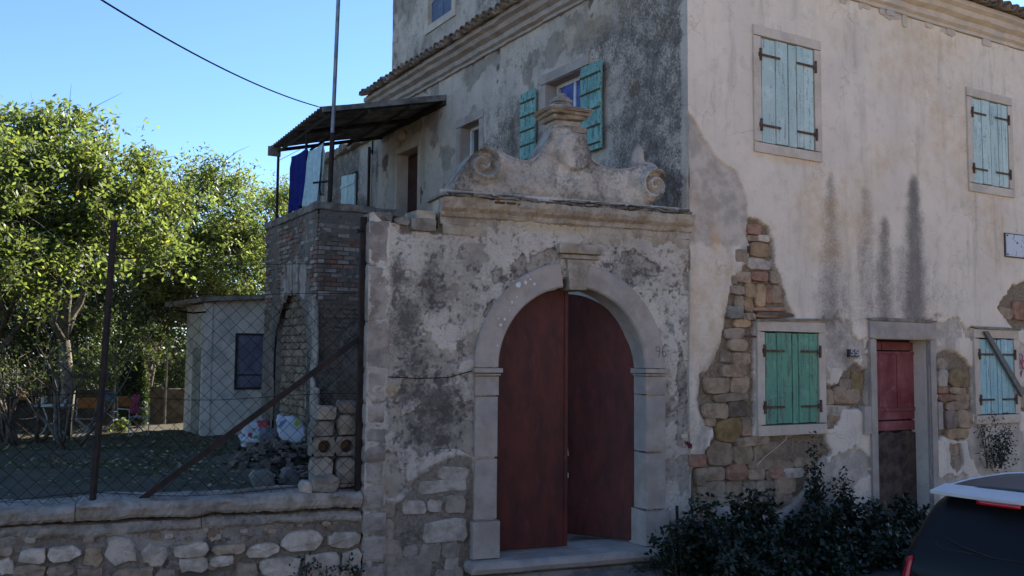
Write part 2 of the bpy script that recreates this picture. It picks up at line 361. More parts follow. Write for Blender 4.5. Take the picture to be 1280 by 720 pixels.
# ------------------------------------------------------------------ dense wall sheets with peeled coats
def wall_sheet(name, fr, a0, a1, z0, z1, step, holes, fn, mat, parent, loc, keep=None, top=None):
    def lines(lo, hi, ks):
        ks = sorted(set([lo, hi]+[k for k in ks if lo < k < hi])); r = []
        for p, q in zip(ks[:-1], ks[1:]):
            n = max(1, int(round((q-p)/step))); r += [p+(q-p)*i/n for i in range(n)]
        return np.array(r+[hi])
    A = lines(a0, a1, [h[i] for h in holes for i in (0, 1)]); Z = lines(z0, z1, [h[i] for h in holes for i in (2, 3)])
    AA, ZZ = np.meshgrid(A, Z); h, mk = fn(AA, ZZ)
    if top is not None: ZZ = np.where(ZZ > top(AA), top(AA), ZZ)
    P = fr.P[None, None, :]+fr.u*AA[..., None]+fr.n*h[..., None]; P = P.copy(); P[..., 2] = ZZ
    na, nz = len(A), len(Z); ca = (A[:-1]+A[1:])/2; cz = (Z[:-1]+Z[1:])/2; CA, CZ = np.meshgrid(ca, cz)
    ok = np.ones(CA.shape, bool)
    for q in holes: ok &= ~((CA > q[0]) & (CA < q[1]) & (CZ > q[2]) & (CZ < q[3]))
    if keep is not None: ok &= keep(CA, CZ)
    if top is not None: ok &= (CZ-step*.5 < top(CA))
    jj, ii = np.nonzero(ok); b = jj*na+ii; F = np.stack([b, b+1, b+na+1, b+na], 1)
    used = np.zeros(na*nz, bool); used[F.ravel()] = True; rm = np.cumsum(used)-1; F = rm[F]; V = P.reshape(-1, 3)[used]-np.array(loc)
    me = bpy.data.meshes.new(name); me.vertices.add(len(V)); me.vertices.foreach_set('co', V.astype(np.float32).ravel())
    me.loops.add(F.size); me.loops.foreach_set('vertex_index', F.ravel().astype(np.int32)); me.polygons.add(len(F))
    me.polygons.foreach_set('loop_start', np.arange(0, F.size, 4, dtype=np.int32)); me.polygons.foreach_set('loop_total', np.full(len(F), 4, np.int32))
    me.update(calc_edges=True); me.polygons.foreach_set('use_smooth', np.ones(len(F), bool))
    at = me.attributes.new('mk', 'FLOAT_COLOR', 'POINT'); mk = (mk[0], mk[1], mk[2], 1-np.clip(mk[3], 0, 1)); c = np.stack([np.clip(m, 0, 1)*np.ones_like(AA) for m in mk], -1).reshape(-1, 4)[used]
    at.data.foreach_set('color', c.astype(np.float32).ravel()); me.materials.append(mat)
    o = bpy.data.objects.new(name, me); link(o, parent, loc); return o
def ppoly(fr, pts, d=0): return [fr.px(x, y, d) for x, y in pts]
def blob(fr, A, Z, x, y, rx, ry, amp):                  # soft stain given by where it stands
    a, z = fr.px(x, y); a1, _ = fr.px(x+rx, y); _, z1 = fr.px(x, y+ry)
    return amp*np.exp(-((A-a)/abs(a1-a))**2-((Z-z)/abs(z1-z))**2)

house = root('old_house', 'old plastered two storey house with peeling walls, green shutters and tiled eaves', 'house', (CX, CY, 0))
HL = (CX, CY, 0)
ZE = EYE
# --- street front
EXR = [ppoly(fR, [(932, 272), (957, 284), (962, 318), (974, 358), (988, 396), (940, 402), (940, 545), (1028, 542), (1034, 566), (1008, 592), (1004, 612), (975, 640), (930, 640), (905, 632), (862, 628), (852, 606), (856, 590), (878, 566), (888, 540), (878, 522), (868, 500), (872, 468), (888, 452), (902, 420), (908, 372), (916, 348), (934, 330)]),
       ppoly(fR, [(1020, 478), (1036, 484), (1052, 466), (1064, 455), (1080, 462), (1080, 510), (1050, 512), (1042, 530), (1020, 540)]),
       ppoly(fR, [(1167, 446), (1180, 436), (1196, 442), (1212, 462), (1212, 530), (1206, 548), (1167, 548)]),
       ppoly(fR, [(1184, 556), (1196, 556), (1200, 580), (1192, 594), (1183, 580)]),
       ppoly(fR, [(1242, 385), (1262, 358), (1285, 350), (1320, 380), (1320, 412), (1262, 410), (1252, 398)]),
       ppoly(fR, [(1266, 484), (1290, 478), (1300, 516), (1268, 512)])]
UNR = ppoly(fR, [(850, 135), (864, 150), (876, 176), (895, 202), (917, 216), (928, 250), (931, 273), (956, 284), (962, 318), (974, 358), (990, 398), (940, 410), (900, 480), (880, 560), (850, 600)])
WHR = ppoly(fR, [(840, 306), (926, 306), (922, 340), (910, 380), (896, 430), (872, 470), (866, 560), (858, 600), (840, 600)])
LOWR = ppoly(fR, [(1000, 400), (1078, 400), (1166, 400), (1210, 405), (1320, 398), (1320, 900), (850, 900), (850, 560), (1000, 520)])
def fnR(A, Z):
    rag = (fbm(A*5, Z*5, 1, 6)-.5)*.20+(fbm(A*22, Z*22, 2, 3)-.5)*.07
    ex = np.full(A.shape, -9.)
    for p in EXR: ex = np.maximum(ex, sdpoly(p, A, Z))
    ex = ex+rag*.7; un = sdpoly(UNR, A, Z)+rag*.35; lo = sdpoly(LOWR, A, Z)+rag*2.2
    un2 = np.maximum(un, np.where(fbm(A*1.9, Z*1.9, 9, 7)+.10*sst(1.6, .3, Z) > .56, lo, -1))
    und = sst(-.008, .012, un2); e = sst(-.01, .02, ex)
    base = .070+(fbm(A*.8, Z*.8, 4)-.5)*.03+(fbm(A*6, Z*6, 5)-.5)*.008
    h = base-und*.026-(1-und)*0; h = h*(1-e)+e*(.0+(fbm(A*14, Z*14, 6)-.5)*.02)
    ext = sst(-.09, 0, ex)*(1-e)*.01; h = h-ext
    wh = sst(-.04, .04, sdpoly(WHR, A, Z)+rag*1.2); und = und*(1-wh*.9)
    dk = .45*wh*fbm(A*4, Z*4, 55)
    for x, yt, yb, wt, wb, am in ((1034, 205, 400, 3, 15, .75), (1078, 225, 400, 4, 15, .62), (1101, 262, 405, 4, 14, .85), (1138, 208, 405, 4, 17, 1.05), (1126, 300, 400, 8, 22, .55), (1165, 320, 395, 6, 16, .4), (1050, 330, 460, 10, 16, .5), (1060, 420, 500, 6, 10, .4), (1030, 430, 475, 8, 8, .4)):
        a0, zt = fR.px(x, yt); a1, zb = fR.px(x, yb); k = np.clip((zt-Z)/(zt-zb), -.2, 1.6)
        wd = (2+wt+(wb*1.25-wt)*np.clip(k, 0, 1)**.8)/66.; cx = a0+(a1-a0)*k+(fbm(Z*2, A*0+x, 3)-.5)*.12
        dk = np.maximum(dk, am*np.exp(-((A-cx)/wd)**2*.8)*sst(0, .12, k)*(1-sst(1.0, 1.12, k)))
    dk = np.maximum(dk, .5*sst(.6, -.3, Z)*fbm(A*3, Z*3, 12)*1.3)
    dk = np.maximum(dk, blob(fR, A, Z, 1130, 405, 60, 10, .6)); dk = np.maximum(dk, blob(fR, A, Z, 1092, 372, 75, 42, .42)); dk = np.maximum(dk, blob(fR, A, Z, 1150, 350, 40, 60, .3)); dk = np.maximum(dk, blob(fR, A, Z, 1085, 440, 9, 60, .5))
    dk = dk+np.exp(-(un/.012)**2)*.45*sst(.5, .7, fbm(A*3, Z*3, 77)+.25)+np.exp(-((ex+.005)/.014)**2)*.5  # darkens broken plaster edges, painting in the shade line they cast
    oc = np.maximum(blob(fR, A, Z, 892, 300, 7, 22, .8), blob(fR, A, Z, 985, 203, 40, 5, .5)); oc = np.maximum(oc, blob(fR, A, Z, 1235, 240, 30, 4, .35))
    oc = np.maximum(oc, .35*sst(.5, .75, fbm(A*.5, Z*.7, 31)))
    return h, (e, dk, und*(1-e)*.9, oc)
# openings
def q2(fr, x0, y0, x1, y1): a, z = fr.px(x0, y0); b, y = fr.px(x1, y1); return (a, b, y, z)
w1 = (1.26, 2.31, 3.03+ZE-.03, 4.49+ZE); w2 = (6.04, 7.01, 2.93+ZE, 4.36+ZE); w3 = (1.27, 2.31, -.86+ZE, .40+ZE); w4 = (6.05, 6.98, -.83+ZE, .40+ZE)
da0, _ = fR.px(1090, 500); da1, _ = fR.px(1157, 500); _, dz1 = fR.px(1110, 424)
dr = (da0, da1, .12, dz1)
HR = 13.0
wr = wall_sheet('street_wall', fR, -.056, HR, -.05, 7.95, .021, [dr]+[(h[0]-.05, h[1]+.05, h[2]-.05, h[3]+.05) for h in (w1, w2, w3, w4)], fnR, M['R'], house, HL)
M['quoin'] = stone_mat('quoin_stone', (.50, .43, .385), .8, .25, .8, tint=((.36, .32, .3), .5), bumpd=.008)
# --- side wall
L1 = (-3.36, -2.32, 3.30+ZE, 4.47+ZE); L2 = (-6.36, -5.62, 3.35+ZE, 4.38+ZE); LD = (-9.32, -8.28, 2.30+ZE, 4.40+ZE)
LE = -10.43
def fnL(A, Z):
    rag = (fbm(A*4, Z*4, 21)-.5)
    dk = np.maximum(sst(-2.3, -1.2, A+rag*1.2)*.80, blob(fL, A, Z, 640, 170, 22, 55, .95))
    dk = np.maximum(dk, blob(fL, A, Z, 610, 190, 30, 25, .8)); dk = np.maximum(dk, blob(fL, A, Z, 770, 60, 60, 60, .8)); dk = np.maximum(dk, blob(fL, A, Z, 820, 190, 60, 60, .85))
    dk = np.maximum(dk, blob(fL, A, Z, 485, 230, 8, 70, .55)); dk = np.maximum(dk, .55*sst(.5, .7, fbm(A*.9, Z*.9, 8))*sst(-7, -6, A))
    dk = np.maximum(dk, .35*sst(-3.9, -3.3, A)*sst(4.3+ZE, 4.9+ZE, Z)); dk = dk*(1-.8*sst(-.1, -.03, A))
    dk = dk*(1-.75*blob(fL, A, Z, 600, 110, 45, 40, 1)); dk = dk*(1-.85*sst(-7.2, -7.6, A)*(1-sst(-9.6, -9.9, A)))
    un = sst(.60, .61, fbm(A*1.9, Z*1.9, 14, 7)); pk = sst(.58, .60, fbm(A*6, Z*3, 15))*sst(.3, .6, dk)
    h = .05+(fbm(A*.7, Z*.7, 3)-.5)*.04-un*.014-pk*.006+(fbm(A*9, Z*9, 5)-.5)*.008
    e = sst(.735, .75, fbm(A*1.8, Z*1.8, 19)); h = h-e*.02
    return h, (e, dk, un*.8, blob(fL, A, Z, 740, 30, 50, 20, .5))
wl = wall_sheet('side_wall', fL, LE, 0.074, .4, 8.2, .025, [L1, L2, LD], fnL, M['L'], house, HL)
mb = MB().box(fR, -.055, .30, .0, 7.9, .002, .062); # corner quoin strip seen along the edge
qs = MB(); zq = .05
while zq < 7.8:
    hq = rnd.uniform(.34, .5); ww = rnd.choice((.26, .42))
    k = MB(); k.box(fR, -.052, ww-.02, zq, min(zq+hq-.004, 7.85), -.2, .060+rnd.uniform(-.002, .002), .003)
    pass
    zq += hq
# hidden mass of the house: inside walls, far wing, roof
core = MB(); core.wbox(CX+.35, CX+HR, CY+.35, CY-LE-.02, 0, 7.9)
obj('inner_core', core, M['dark'], house)
en = MB(); en.wbox(CX+.001, CX+HR, CY-LE-.25, CY-LE, 0, 8.2); en.wbox(CX+HR-.3, CX+HR, CY+.01, CY-LE-.26, 0, 7.9)
obj('back_wall', en, M['L'], house)
# cornices
def run_profile(mb, fr, a0, a1, prof, seg=None, amp=.014):
    n = len(prof); b = len(mb.v); m = seg or 1; xs = [a0+(a1-a0)*i/m for i in range(m+1)]
    for a in xs: mb.v += [fr.pt(a, z+((float(vn(a*6, z*9, 5))-.5)*amp+rnd.uniform(-.3, .3)*amp if seg else 0), d+((float(vn(a*5, z*11, 8))-.5)*amp*1.6+rnd.uniform(-.3, .3)*amp if seg else 0)) for d, z in prof]
    for k in range(m):
        for i in range(n):
            j = (i+1) % n; mb.f.append((b+k*n+i, b+k*n+j, b+(k+1)*n+j, b+(k+1)*n+i))
    mb.f.append(tuple(b+n-1-i for i in range(n))); mb.f.append(tuple(b+m*n+i for i in range(n))); return mb
cz = 5.41+ZE
prof = [(-.1, cz), (.10, cz), (.10, cz+.05), (.16, cz+.08), (.17, cz+.16), (.27, cz+.20), (.30, cz+.27), (.38, cz+.30), (.38, cz+.38), (-.1, cz+.38)]
obj('cornice', run_profile(MB(), fR, -.38, HR+.2, prof, 60), M['surround'], house)
cl = 5.50+ZE
profL = [(d, z-cz+cl) for d, z in prof]
obj('cornice', run_profile(MB(), fL, LE-.1, .37, profL, 90, .02), M['dressed'], house)
# lumps of render broken off under the street cornice
for k in range(26):
    a = rnd.uniform(2.0, 9.5); ww = rnd.uniform(.08, .3)
    s_ = MB().stone(fR, a, a+ww, cz-rnd.uniform(.05, .2), cz+.02, .0, rnd.uniform(.07, .1), jit=.2)
    obj('render_lump', s_, M['surround'], house)
# roof slabs
zt = cl+.40; ztr = cz+.40; mx, my = CX+6.3, CY+5.3
rf = MB(); A_ = (CX-.30, CY-.30); B_ = (CX+HR+.3, CY-.30); C_ = (CX+HR+.3, CY-LE+.2); D_ = (CX-.30, CY-LE+.2)
for dz in (0, .06): rf.v += [(A_[0], A_[1], ztr+dz), (B_[0], B_[1], ztr+dz), (C_[0], C_[1], zt+dz), (D_[0], D_[1], zt+dz), (mx, my, zt+2.0+dz), (CX+HR-6, my, zt+2.0+dz)]
for q in (0, 6): rf.f += [(0+q, 1+q, 5+q, 4+q), (1+q, 2+q, 5+q), (2+q, 3+q, 4+q, 5+q), (3+q, 0+q, 4+q)]
obj('roof', rf, M['tile'], house, color=(.16, .13, .11))
tm = bpy.data.meshes.new('roof_tile'); n = 7; tv = []; tf = []
for y, r0, r1 in ((-.02, .095, .085), (.46, .075, .065)):
    for r in (r0, r1):
        for i in range(n): t = PI*i/(n-1); tv.append((r*math.cos(t), y, r*math.sin(t)*.9))
for i in range(n-1):
    tf += [(i, i+1, 2*n+i+1, 2*n+i), (n+i, 3*n+i, 3*n+i+1, n+i+1), (i, n+i, n+i+1, i+1)]
tf += [(0, 2*n, 3*n, n), (n-1, 2*n-1, 4*n-1, 3*n-1)]
tm.from_pydata(tv, [], tf); tm.materials.append(M['tile']); tm.polygons.foreach_set('use_smooth', [True]*len(tf))
def tcol(): 
    b = rnd.uniform(.75, 1.3); return (.21*b, .165*b, .135*b) if rnd.random() < .75 else (.27*b, .24*b, .21*b)
pitch = math.atan2(1.6, 6.0)
def eave(fr, a0, a1, z, step=.215):
    a = a0; k = 0
    while a < a1:
        # upper (cover) tile and the trough tile beside it
        for da, dz, fl in ((0, .065, 0), (step/2, .085, 1)):
            p = fr.pt(a+da+rnd.uniform(-.012, .012), z+dz+rnd.uniform(-.008, .008), .50+rnd.uniform(-.02, .03))
            share('roof_tile', tm, house, p, rot=(pitch, PI*fl if fl else rnd.uniform(-.05, .05), fr.ang+rnd.uniform(-.04, .04)) if not fl else (-pitch, PI, fr.ang), color=tcol())
        a += step
eave(fL, LE, .2, cl+.36); eave(fR, 3.6, 12.6, cz+.36, .235)
# tiles higher up on the street slope
for row in (1, 2):
    a = 4.6
    while a < 12.6:
        share('roof_tile', tm, house, fR.pt(a+rnd.uniform(-.01, .01), cz+.42+row*.12, .50-row*.36), rot=(pitch, 0, 0), color=tcol()); a += .235
# --- tower behind the side eave
tw = fL; T0 = CX+.42
fT = Frame((T0, CY, 0), (0, -1))
def fnT(A, Z):
    dk = .35+.75*sst(.42, .68, fbm(A*1.1, Z*.6, 41)); dk = dk*(1-.8*blob(fT, A, Z, 560, 50, 12, 25, 1))
    return .03+(fbm(A*.8, Z*.8, 3)-.5)*.03+(fbm(A*8, Z*8, 6)-.5)*.01, (0, dk, sst(.6, .62, fbm(A, Z, 44))*.7, 0)
a0, z0_ = fT.px(538, 30); a1, _ = fT.px(568, 10); TE = fT.px(492, 50)[0]
TW = (a0, a1, fT.px(540, 32)[1], 11.4)
wall_sheet('tower_wall', fT, TE, -3.4, 8.2, 12.6, .04, [TW], fnT, M['L'], house, HL)
tb = MB(); tb.wbox(T0+.3, T0+4.2, CY+3.4, CY-TE, 8.1, 12.5); tb.wbox(T0+.01, T0+4.3, CY-TE-.02, CY-TE+.03, 8.0, 12.6); tb.wbox(T0+.01, T0+4.3, CY+3.37, CY+3.4, 8.0, 12.6)
obj('tower_core', tb, M['shedwall'], house); obj('tower_roof', MB().wbox(T0-.3, T0+4.6, CY+3.1, CY-TE+.3, 12.6, 12.75), M['tile'], house, color=(.2, .16, .13))
twn = obj('window', MB().box(fT, a0, a1, TW[2], TW[3], -.14, -.12), M['glass'], house)
fm = MB(); 
for q in ((a0-.16, a0, TW[2]-.16, TW[3]), (a1, a1+.16, TW[2]-.16, TW[3]), (a0, a1, TW[2]-.16, TW[2])): fm.box(fT, *q, -.2, .07)
obj('frame', fm, M['surround'], twn)
shm = MB()
for i in range(4): shm.box(fT, a0+(a1-a0)*i/4+.006, a0+(a1-a0)*(i+1)/4-.006, TW[2]+.02, TW[3], -.06, -.03+.004*(i % 2))
obj('shutter', shm, M['grayblue'], twn)
tl_ = MB(); tl_.tube([fT.pt(a0+.02, TW[2]+.5, .0), fT.pt(a0+.5, TW[2]+.62, .03)], .012); obj('latch', tl_, M['white'], twn)
# --- lower wing behind, grey stained
def fnW(A, Z): return .03+(fbm(A*2, Z*2, 3)-.5)*.04, (.1, .3+.8*sst(.4, .65, fbm(A*1.3, Z*.5, 51)), sst(.58, .6, fbm(A*1.6, Z, 52))*.8, 0)
WE = fL.px(399, 200)[0]
wing = wall_sheet('wing_wall', Frame((CX+.0, CY, 0), (0, -1)), WE, LE, .4, 5.12+ZE, .05, [], fnW, M['L'], house, HL)
obj('wing_core', MB().wbox(CX+.3, CX+6, CY-LE+.01, CY-WE, 0.3, 5.1+ZE), M['shedwall'], house)
obj('wing_roof', MB().wbox(CX-.02, CX+6.3, CY-LE, CY-WE+.2, 5.12+ZE, 5.22+ZE), M['tile'], house, color=(.17, .14, .12))
a = WE-.1
while a < LE:
    s_ = MB().stone(fL, a, a+rnd.uniform(.3, .5), 5.02+ZE, 5.24+ZE, -.05, rnd.uniform(.12, .25), jit=.15); a += .42
    obj('eave_stone', s_, M['ledge'], house)
a0, z0_ = fL.px(430, 222); a1, z1_ = fL.px(447, 252); wn = obj('window', MB().box(fL, a0, a1+.1, z1_-.5, z0_, .04, .045), M['dark'], house)
sh = MB(); 
for i in range(4): sh.box(fL, a0+.05+i*.23, a0+.05+i*.23+.22, z1_-.5, z0_-.02*i, .05, .085+.004*(i % 2))
obj('shutter', sh, M['pale'], wn)
obj('shutter_batten', MB().box(fL, a0+.05, a0+.95, z0_-.3, z0_-.22, .09, .105), M['pale'], wn)
# drain pipe, wall lamp
pp = fL.px(467, 180); obj('drain_pipe', MB().tube([fL.pt(pp[0], 7.4, .1), fL.pt(pp[0], 5.0, .1)], .035, 8), M['iron'], house)
pp = fL.px(468, 196); obj('pipe_bracket', MB().tube([fL.pt(pp[0], pp[1]+.15, .1), fL.pt(pp[0]+.25, pp[1], .15), fL.pt(pp[0]+.25, pp[1]+.3, .15)], .02, 6), M['iron'], house)
pp = fL.px(509, 171); lp = MB(); c_ = fL.pt(pp[0], pp[1], .14); lp.lathe((c_[0], c_[1], c_[2]-.1), [(.02, -.02), (.09, .0), (.12, .06), (.12, .12), (.07, .2), (.03, .22)], 14)
obj('porch_lamp', lp, M['cornice'], house, smooth=True)

# --- rubble stones laid bare on the street wall (picture boxes read from the photograph, on the wall plane)
def SB(ox, oy, sc, L): return [((x0/sc+ox), (y0/sc+oy), (x1/sc+ox), (y1/sc+oy), c) for x0, y0, x1, y1, c in L]
o_, b_, g_, k_, w_, r_ = (.42, .30, .19), (.37, .285, .21), (.33, .27, .215), (.17, .135, .11), (.50, .45, .40), (.36, .21, .155)
RS = SB(820, 200, 3.6, [(396, 288, 457, 340, r_), (398, 340, 452, 368, b_), (410, 370, 506, 440, o_), (452, 338, 503, 368, w_), (345, 402, 402, 462, g_), (402, 442, 508, 498, w_), (350, 500, 420, 552, b_), (415, 500, 492, 548, r_), (323, 565, 387, 606, g_), (345, 610, 387, 662, b_), (387, 556, 442, 622, o_), (440, 558, 486, 662, o_), (484, 560, 514, 645, r_), (512, 562, 562, 646, b_), (387, 617, 427, 686, o_), (308, 656, 381, 712, (.27, .26, .24)), (425, 662, 570, 680, r_), (440, 684, 604, 704, k_), (388, 690, 432, 720, w_), (500, 505, 545, 560, g_), (330, 520, 352, 560, g_)])
RS += SB(820, 390, 3.43, [(375, 3, 412, 36, b_), (412, 8, 572, 26, r_), (325, 30, 396, 66, o_), (285, 70, 369, 113, g_), (300, 115, 381, 168, b_), (272, 170, 315, 216, g_), (315, 172, 391, 228, b_), (272, 225, 379, 277, b_), (196, 279, 305, 346, b_), (307, 277, 393, 345, b_), (240, 350, 386, 378, g_), (190, 391, 300, 455, b_), (303, 379, 385, 454, k_), (248, 458, 358, 556, (.25, .175, .085)), (360, 460, 400, 530, b_), (330, 536, 470, 566, b_), (217, 558, 322, 652, b_), (324, 570, 408, 646, b_), (411, 563, 552, 640, b_), (128, 612, 206, 656, r_), (384, 645, 580, 668, b_), (580, 625, 662, 658, b_), (158, 672, 286, 716, b_), (288, 658, 382, 716, r_), (385, 674, 460, 716, b_), (528, 670, 622, 706, w_), (204, 456, 246, 486, b_), (160, 700, 200, 740, g_), (462, 676, 526, 712, g_),
    (708, 335, 746, 389, b_), (748, 322, 822, 392, b_), (710, 402, 822, 440, w_), (708, 446, 750, 502, b_), (752, 446, 792, 472, r_)])
RS += SB(840, 540, 2.909, [(86, 182, 188, 226, g_), (190, 182, 246, 228, b_), (248, 182, 296, 228, g_), (364, 166, 440, 222, b_), (298, 180, 362, 212, g_), (70, 232, 152, 272, b_), (80, 275, 142, 312, r_), (154, 232, 230, 262, g_), (342, 132, 402, 164, r_), (236, 232, 300, 258, b_), (306, 216, 360, 250, g_), (366, 226, 430, 262, g_)])
RS += SB(1020, 390, 3.13, [(130, 236, 176, 306, (.25, .19, .1)), (62, 300, 166, 358, b_), (22, 306, 60, 360, b_), (22, 372, 96, 404, w_), (22, 408, 60, 450, r_), (78, 262, 126, 298, g_), (510, 226, 592, 292, (.25, .19, .11)), (466, 294, 506, 318, r_), (508, 296, 572, 318, b_), (466, 322, 530, 346, r_), (532, 322, 590, 346, b_), (466, 180, 508, 222, g_), (466, 226, 508, 290, w_), (500, 350, 592, 380, b_), (500, 385, 541, 456, (.27, .22, .2)), (545, 385, 602, 456, b_), (497, 458, 582, 492, o_), (512, 522, 550, 560, b_), (514, 564, 558, 626, g_), (776, 292, 816, 376, b_), (700, -20, 760, 30, b_), (762, -40, 830, 34, r_), (820, -30, 900, 40, b_), (790, 300, 850, 370, b_)])
for x0, y0, x1, y1, c in RS:
    a0, zt_ = fR.px(x0, y0); a1, zb_ = fR.px(x1, y1)
    j = rnd.uniform(.85, 1.15); c = tuple(v*j*.98 for v in c)
    obj('stone', MB().stone(fR, a0-.008, a1+.008, zb_-.008, zt_+.008, -.03, rnd.uniform(.038, .075), jit=.13, n=12), M['stone'], wr, color=c, smooth=False)

# --- shutters, surrounds, doors
def surround(fr, h, wd, parent, d=.098, sill=None, mat=None, back=-.02):
    a0, a1, z0, z1 = h; mat = mat or M['surround']
    P = [(a0-wd, a1+wd, z1+.001, z1+wd), (a0-wd, a0, z0, z1), (a1, a1+wd, z0, z1), (a0-wd, a1+wd, z0-(sill or wd), z0-.001)]
    for i, q in enumerate(P):
        obj('frame_stone', MB().box(fr, *q, back, d+(.004 if i in (0, 3) else 0), .008), mat, parent)
def strap(fr, a0, a1, z, d, parent, left=True):
    m = MB().box(fr, a0, a1, z-.016, z+.016, d, d+.010); e = a0 if left else a1
    m.tube([fr.pt(e, z-.085, d+.012), fr.pt(e, z+.085, d+.012)], .02, 6); m.box(fr, e-.035, e+.035, z-.03, z+.03, d-.03, d+.008)
    for k in range(4): q = a0+(a1-a0)*(k+.5)/4; m.box(fr, q-.007, q+.007, z-.007, z+.007, d+.012, d+.018)
    obj('hinge', m, M['hinge'], parent)
def closed_shutters(fr, h, mat, parent, planks, d=.088, name='window'):
    a0, a1, z0, z1 = h; win = obj(name, MB().box(fr, a0, a1, z0, z1, .0, .03), M['dark'], parent)
    surround(fr, h, .15 if name == 'window' else .15, win)
    mid = (a0+a1)/2; out = []
    for s_, (p0, p1) in enumerate(((a0+.008, mid-.006), (mid+.006, a1-.008))):
        a = p0; wds = planks[s_]; tot = sum(wds)
        for i, wd in enumerate(wds):
            b = a+(p1-p0)*wd/tot; zz = rnd.uniform(-.006, .006)
            obj('plank', MB().box(fr, a+.004, b-.004, z0+.012+zz, z1-.012+zz, d-.028, d+rnd.uniform(-.004, .006), .003), mat, win); a = b
    for z in (z0+.24, z1-.26):
        strap(fr, a0-.02, a0+.36, z, d+.008, win, True); strap(fr, a1-.36, a1+.02, z, d+.008, win, False)
    return win
closed_shutters(fR, w1, M['pale'], house, ((1.1, 1), (.7, .6, .9)))
closed_shutters(fR, w2, M['pale'], house, ((1, 1), (1, .5, .8)))
closed_shutters(fR, w3, M['green'], house, ((.85, 1.1), (.5, .95, .75)))
win4 = closed_shutters(fR, w4, M['blueg'], house, ((.8, .5, .9), (.6, 1, .9)))
p0 = fR.px(1222, 418); p1 = fR.px(1268, 492); q = MB(); dx = .05
q.prism(fR, [(p0[0]-.05, p0[1]+.04), (p0[0]+.06, p0[1]+.05), (p1[0]+.05, p1[1]+.02), (p1[0]-.03, p1[1]-.05)], .118, .155, .008)
obj('nailed_board', q, M['greywood'], win4)
# drip lines above lintels: thin projecting weathered edge
for h in (w3, w4): obj('drip_edge', MB().stone(fR, h[0]-.2, h[1]+.2, h[3]+.15, h[3]+.185, .0, .13, jit=.3, n=12), M['ledge'], house)
# street door
a0, a1, z0, z1 = dr
D1 = .20; dd = root('street_door', '', '', fR.pt((a0+a1)/2, 0, 0)) if False else None
door = obj('street_door', MB().box(fR, a0-.01, a1+.02, z0-.1, z1+.02, -.30, -.26), M['dark'], house)
ax = fR.px(1143, 500, -.2)[0]
zs = [z1-.03, fR.px(1110, 438)[1], fR.px(1110, 513)[1], fR.px(1110, 541)[1]]
for i in range(3):
    if i == 0:
        m_ = (a0+ax)/2-.12
        obj('plank', MB().box(fR, a0+.01, m_-.004, zs[1]+.006, zs[0], -.26, -.205, .004), M['olddoor'], door); obj('plank', MB().box(fR, m_+.004, ax+.12, zs[1]+.006, zs[0], -.26, -.203, .004), M['olddoor'], door)
    elif i == 1:
        ww = (ax-a0)/3
        for j in range(3): obj('plank', MB().box(fR, a0+.01+j*ww, a0+.006+(j+1)*ww, zs[2]+.02, zs[1]-.006, -.26, -.20-.004*(j % 2), .003), M['olddoor'], door)
        obj('rail', MB().box(fR, a0+.008, ax, zs[1]-.06, zs[1]-.01, -.198, -.186, .004), M['olddoor'], door)
        obj('rail', MB().box(fR, a0+.008, ax, zs[2]-.035, zs[2]+.03, -.198, -.182, .006), M['olddoor'], door)
    else:
        for j in range(2): obj('plank', MB().box(fR, a0+.01, ax, zs[3]+.006+j*(zs[2]-zs[3])/2, zs[3]+(j+1)*(zs[2]-zs[3])/2-.01, -.26, -.2, .005), M['olddoor'], door)
pts = [(a0+.01+(ax+.06-a0)*i/14, zs[3]-.01+.025*math.sin(i*1.3)+rnd.uniform(-.012, .012)) for i in range(15)]
obj('rust_panel', MB().prism(fR, [(a0+.01, .02), (ax+.06, .02)]+pts[::-1], -.255, -.19, .004), M['baredoor'], door)
obj('reveal', MB().box(fR, a1-.0, a1+.1, z0-.1, z1, -.28, .02), M['R'], door)
obj('reveal', MB().box(fR, ax+.03, a1+.01, z0-.1, z1, -.24, -.17), M['G'], door)
for q in (((a0-.145), a0, 0, z1), (a1, a1+.145, 0, z1)): obj('jamb', MB().box(fR, *q, -.28, .104, .008), M['dressed'], house)
obj('lintel', MB().box(fR, a0-.155, a1+.155, z1+.001, z1+.265, -.28, .112, .008), M['dressed'], house)
zz0 = fR.px(1075, 543)[1]; zz1 = fR.px(1075, 507)[1]
obj('jamb_block', MB().box(fR, a0-.31, a0-.145, zz0, zz1, 0, .11, .008), M['dressed'], house); obj('jamb_block', MB().box(fR, a1+.145, a1+.27, zz0+.02, zz1+.03, 0, .11, .008), M['dressed'], house)
obj('doorstep', MB().box(fR, a0-.25, a1+.25, -.05, .14, -.25, .35, .01), M['dressed'], house)
obj('drip_edge', MB().stone(fR, a0-.2, a1+.2, z1+.265, z1+.31, .0, .12, jit=.3, n=12), M['ledge'], house)
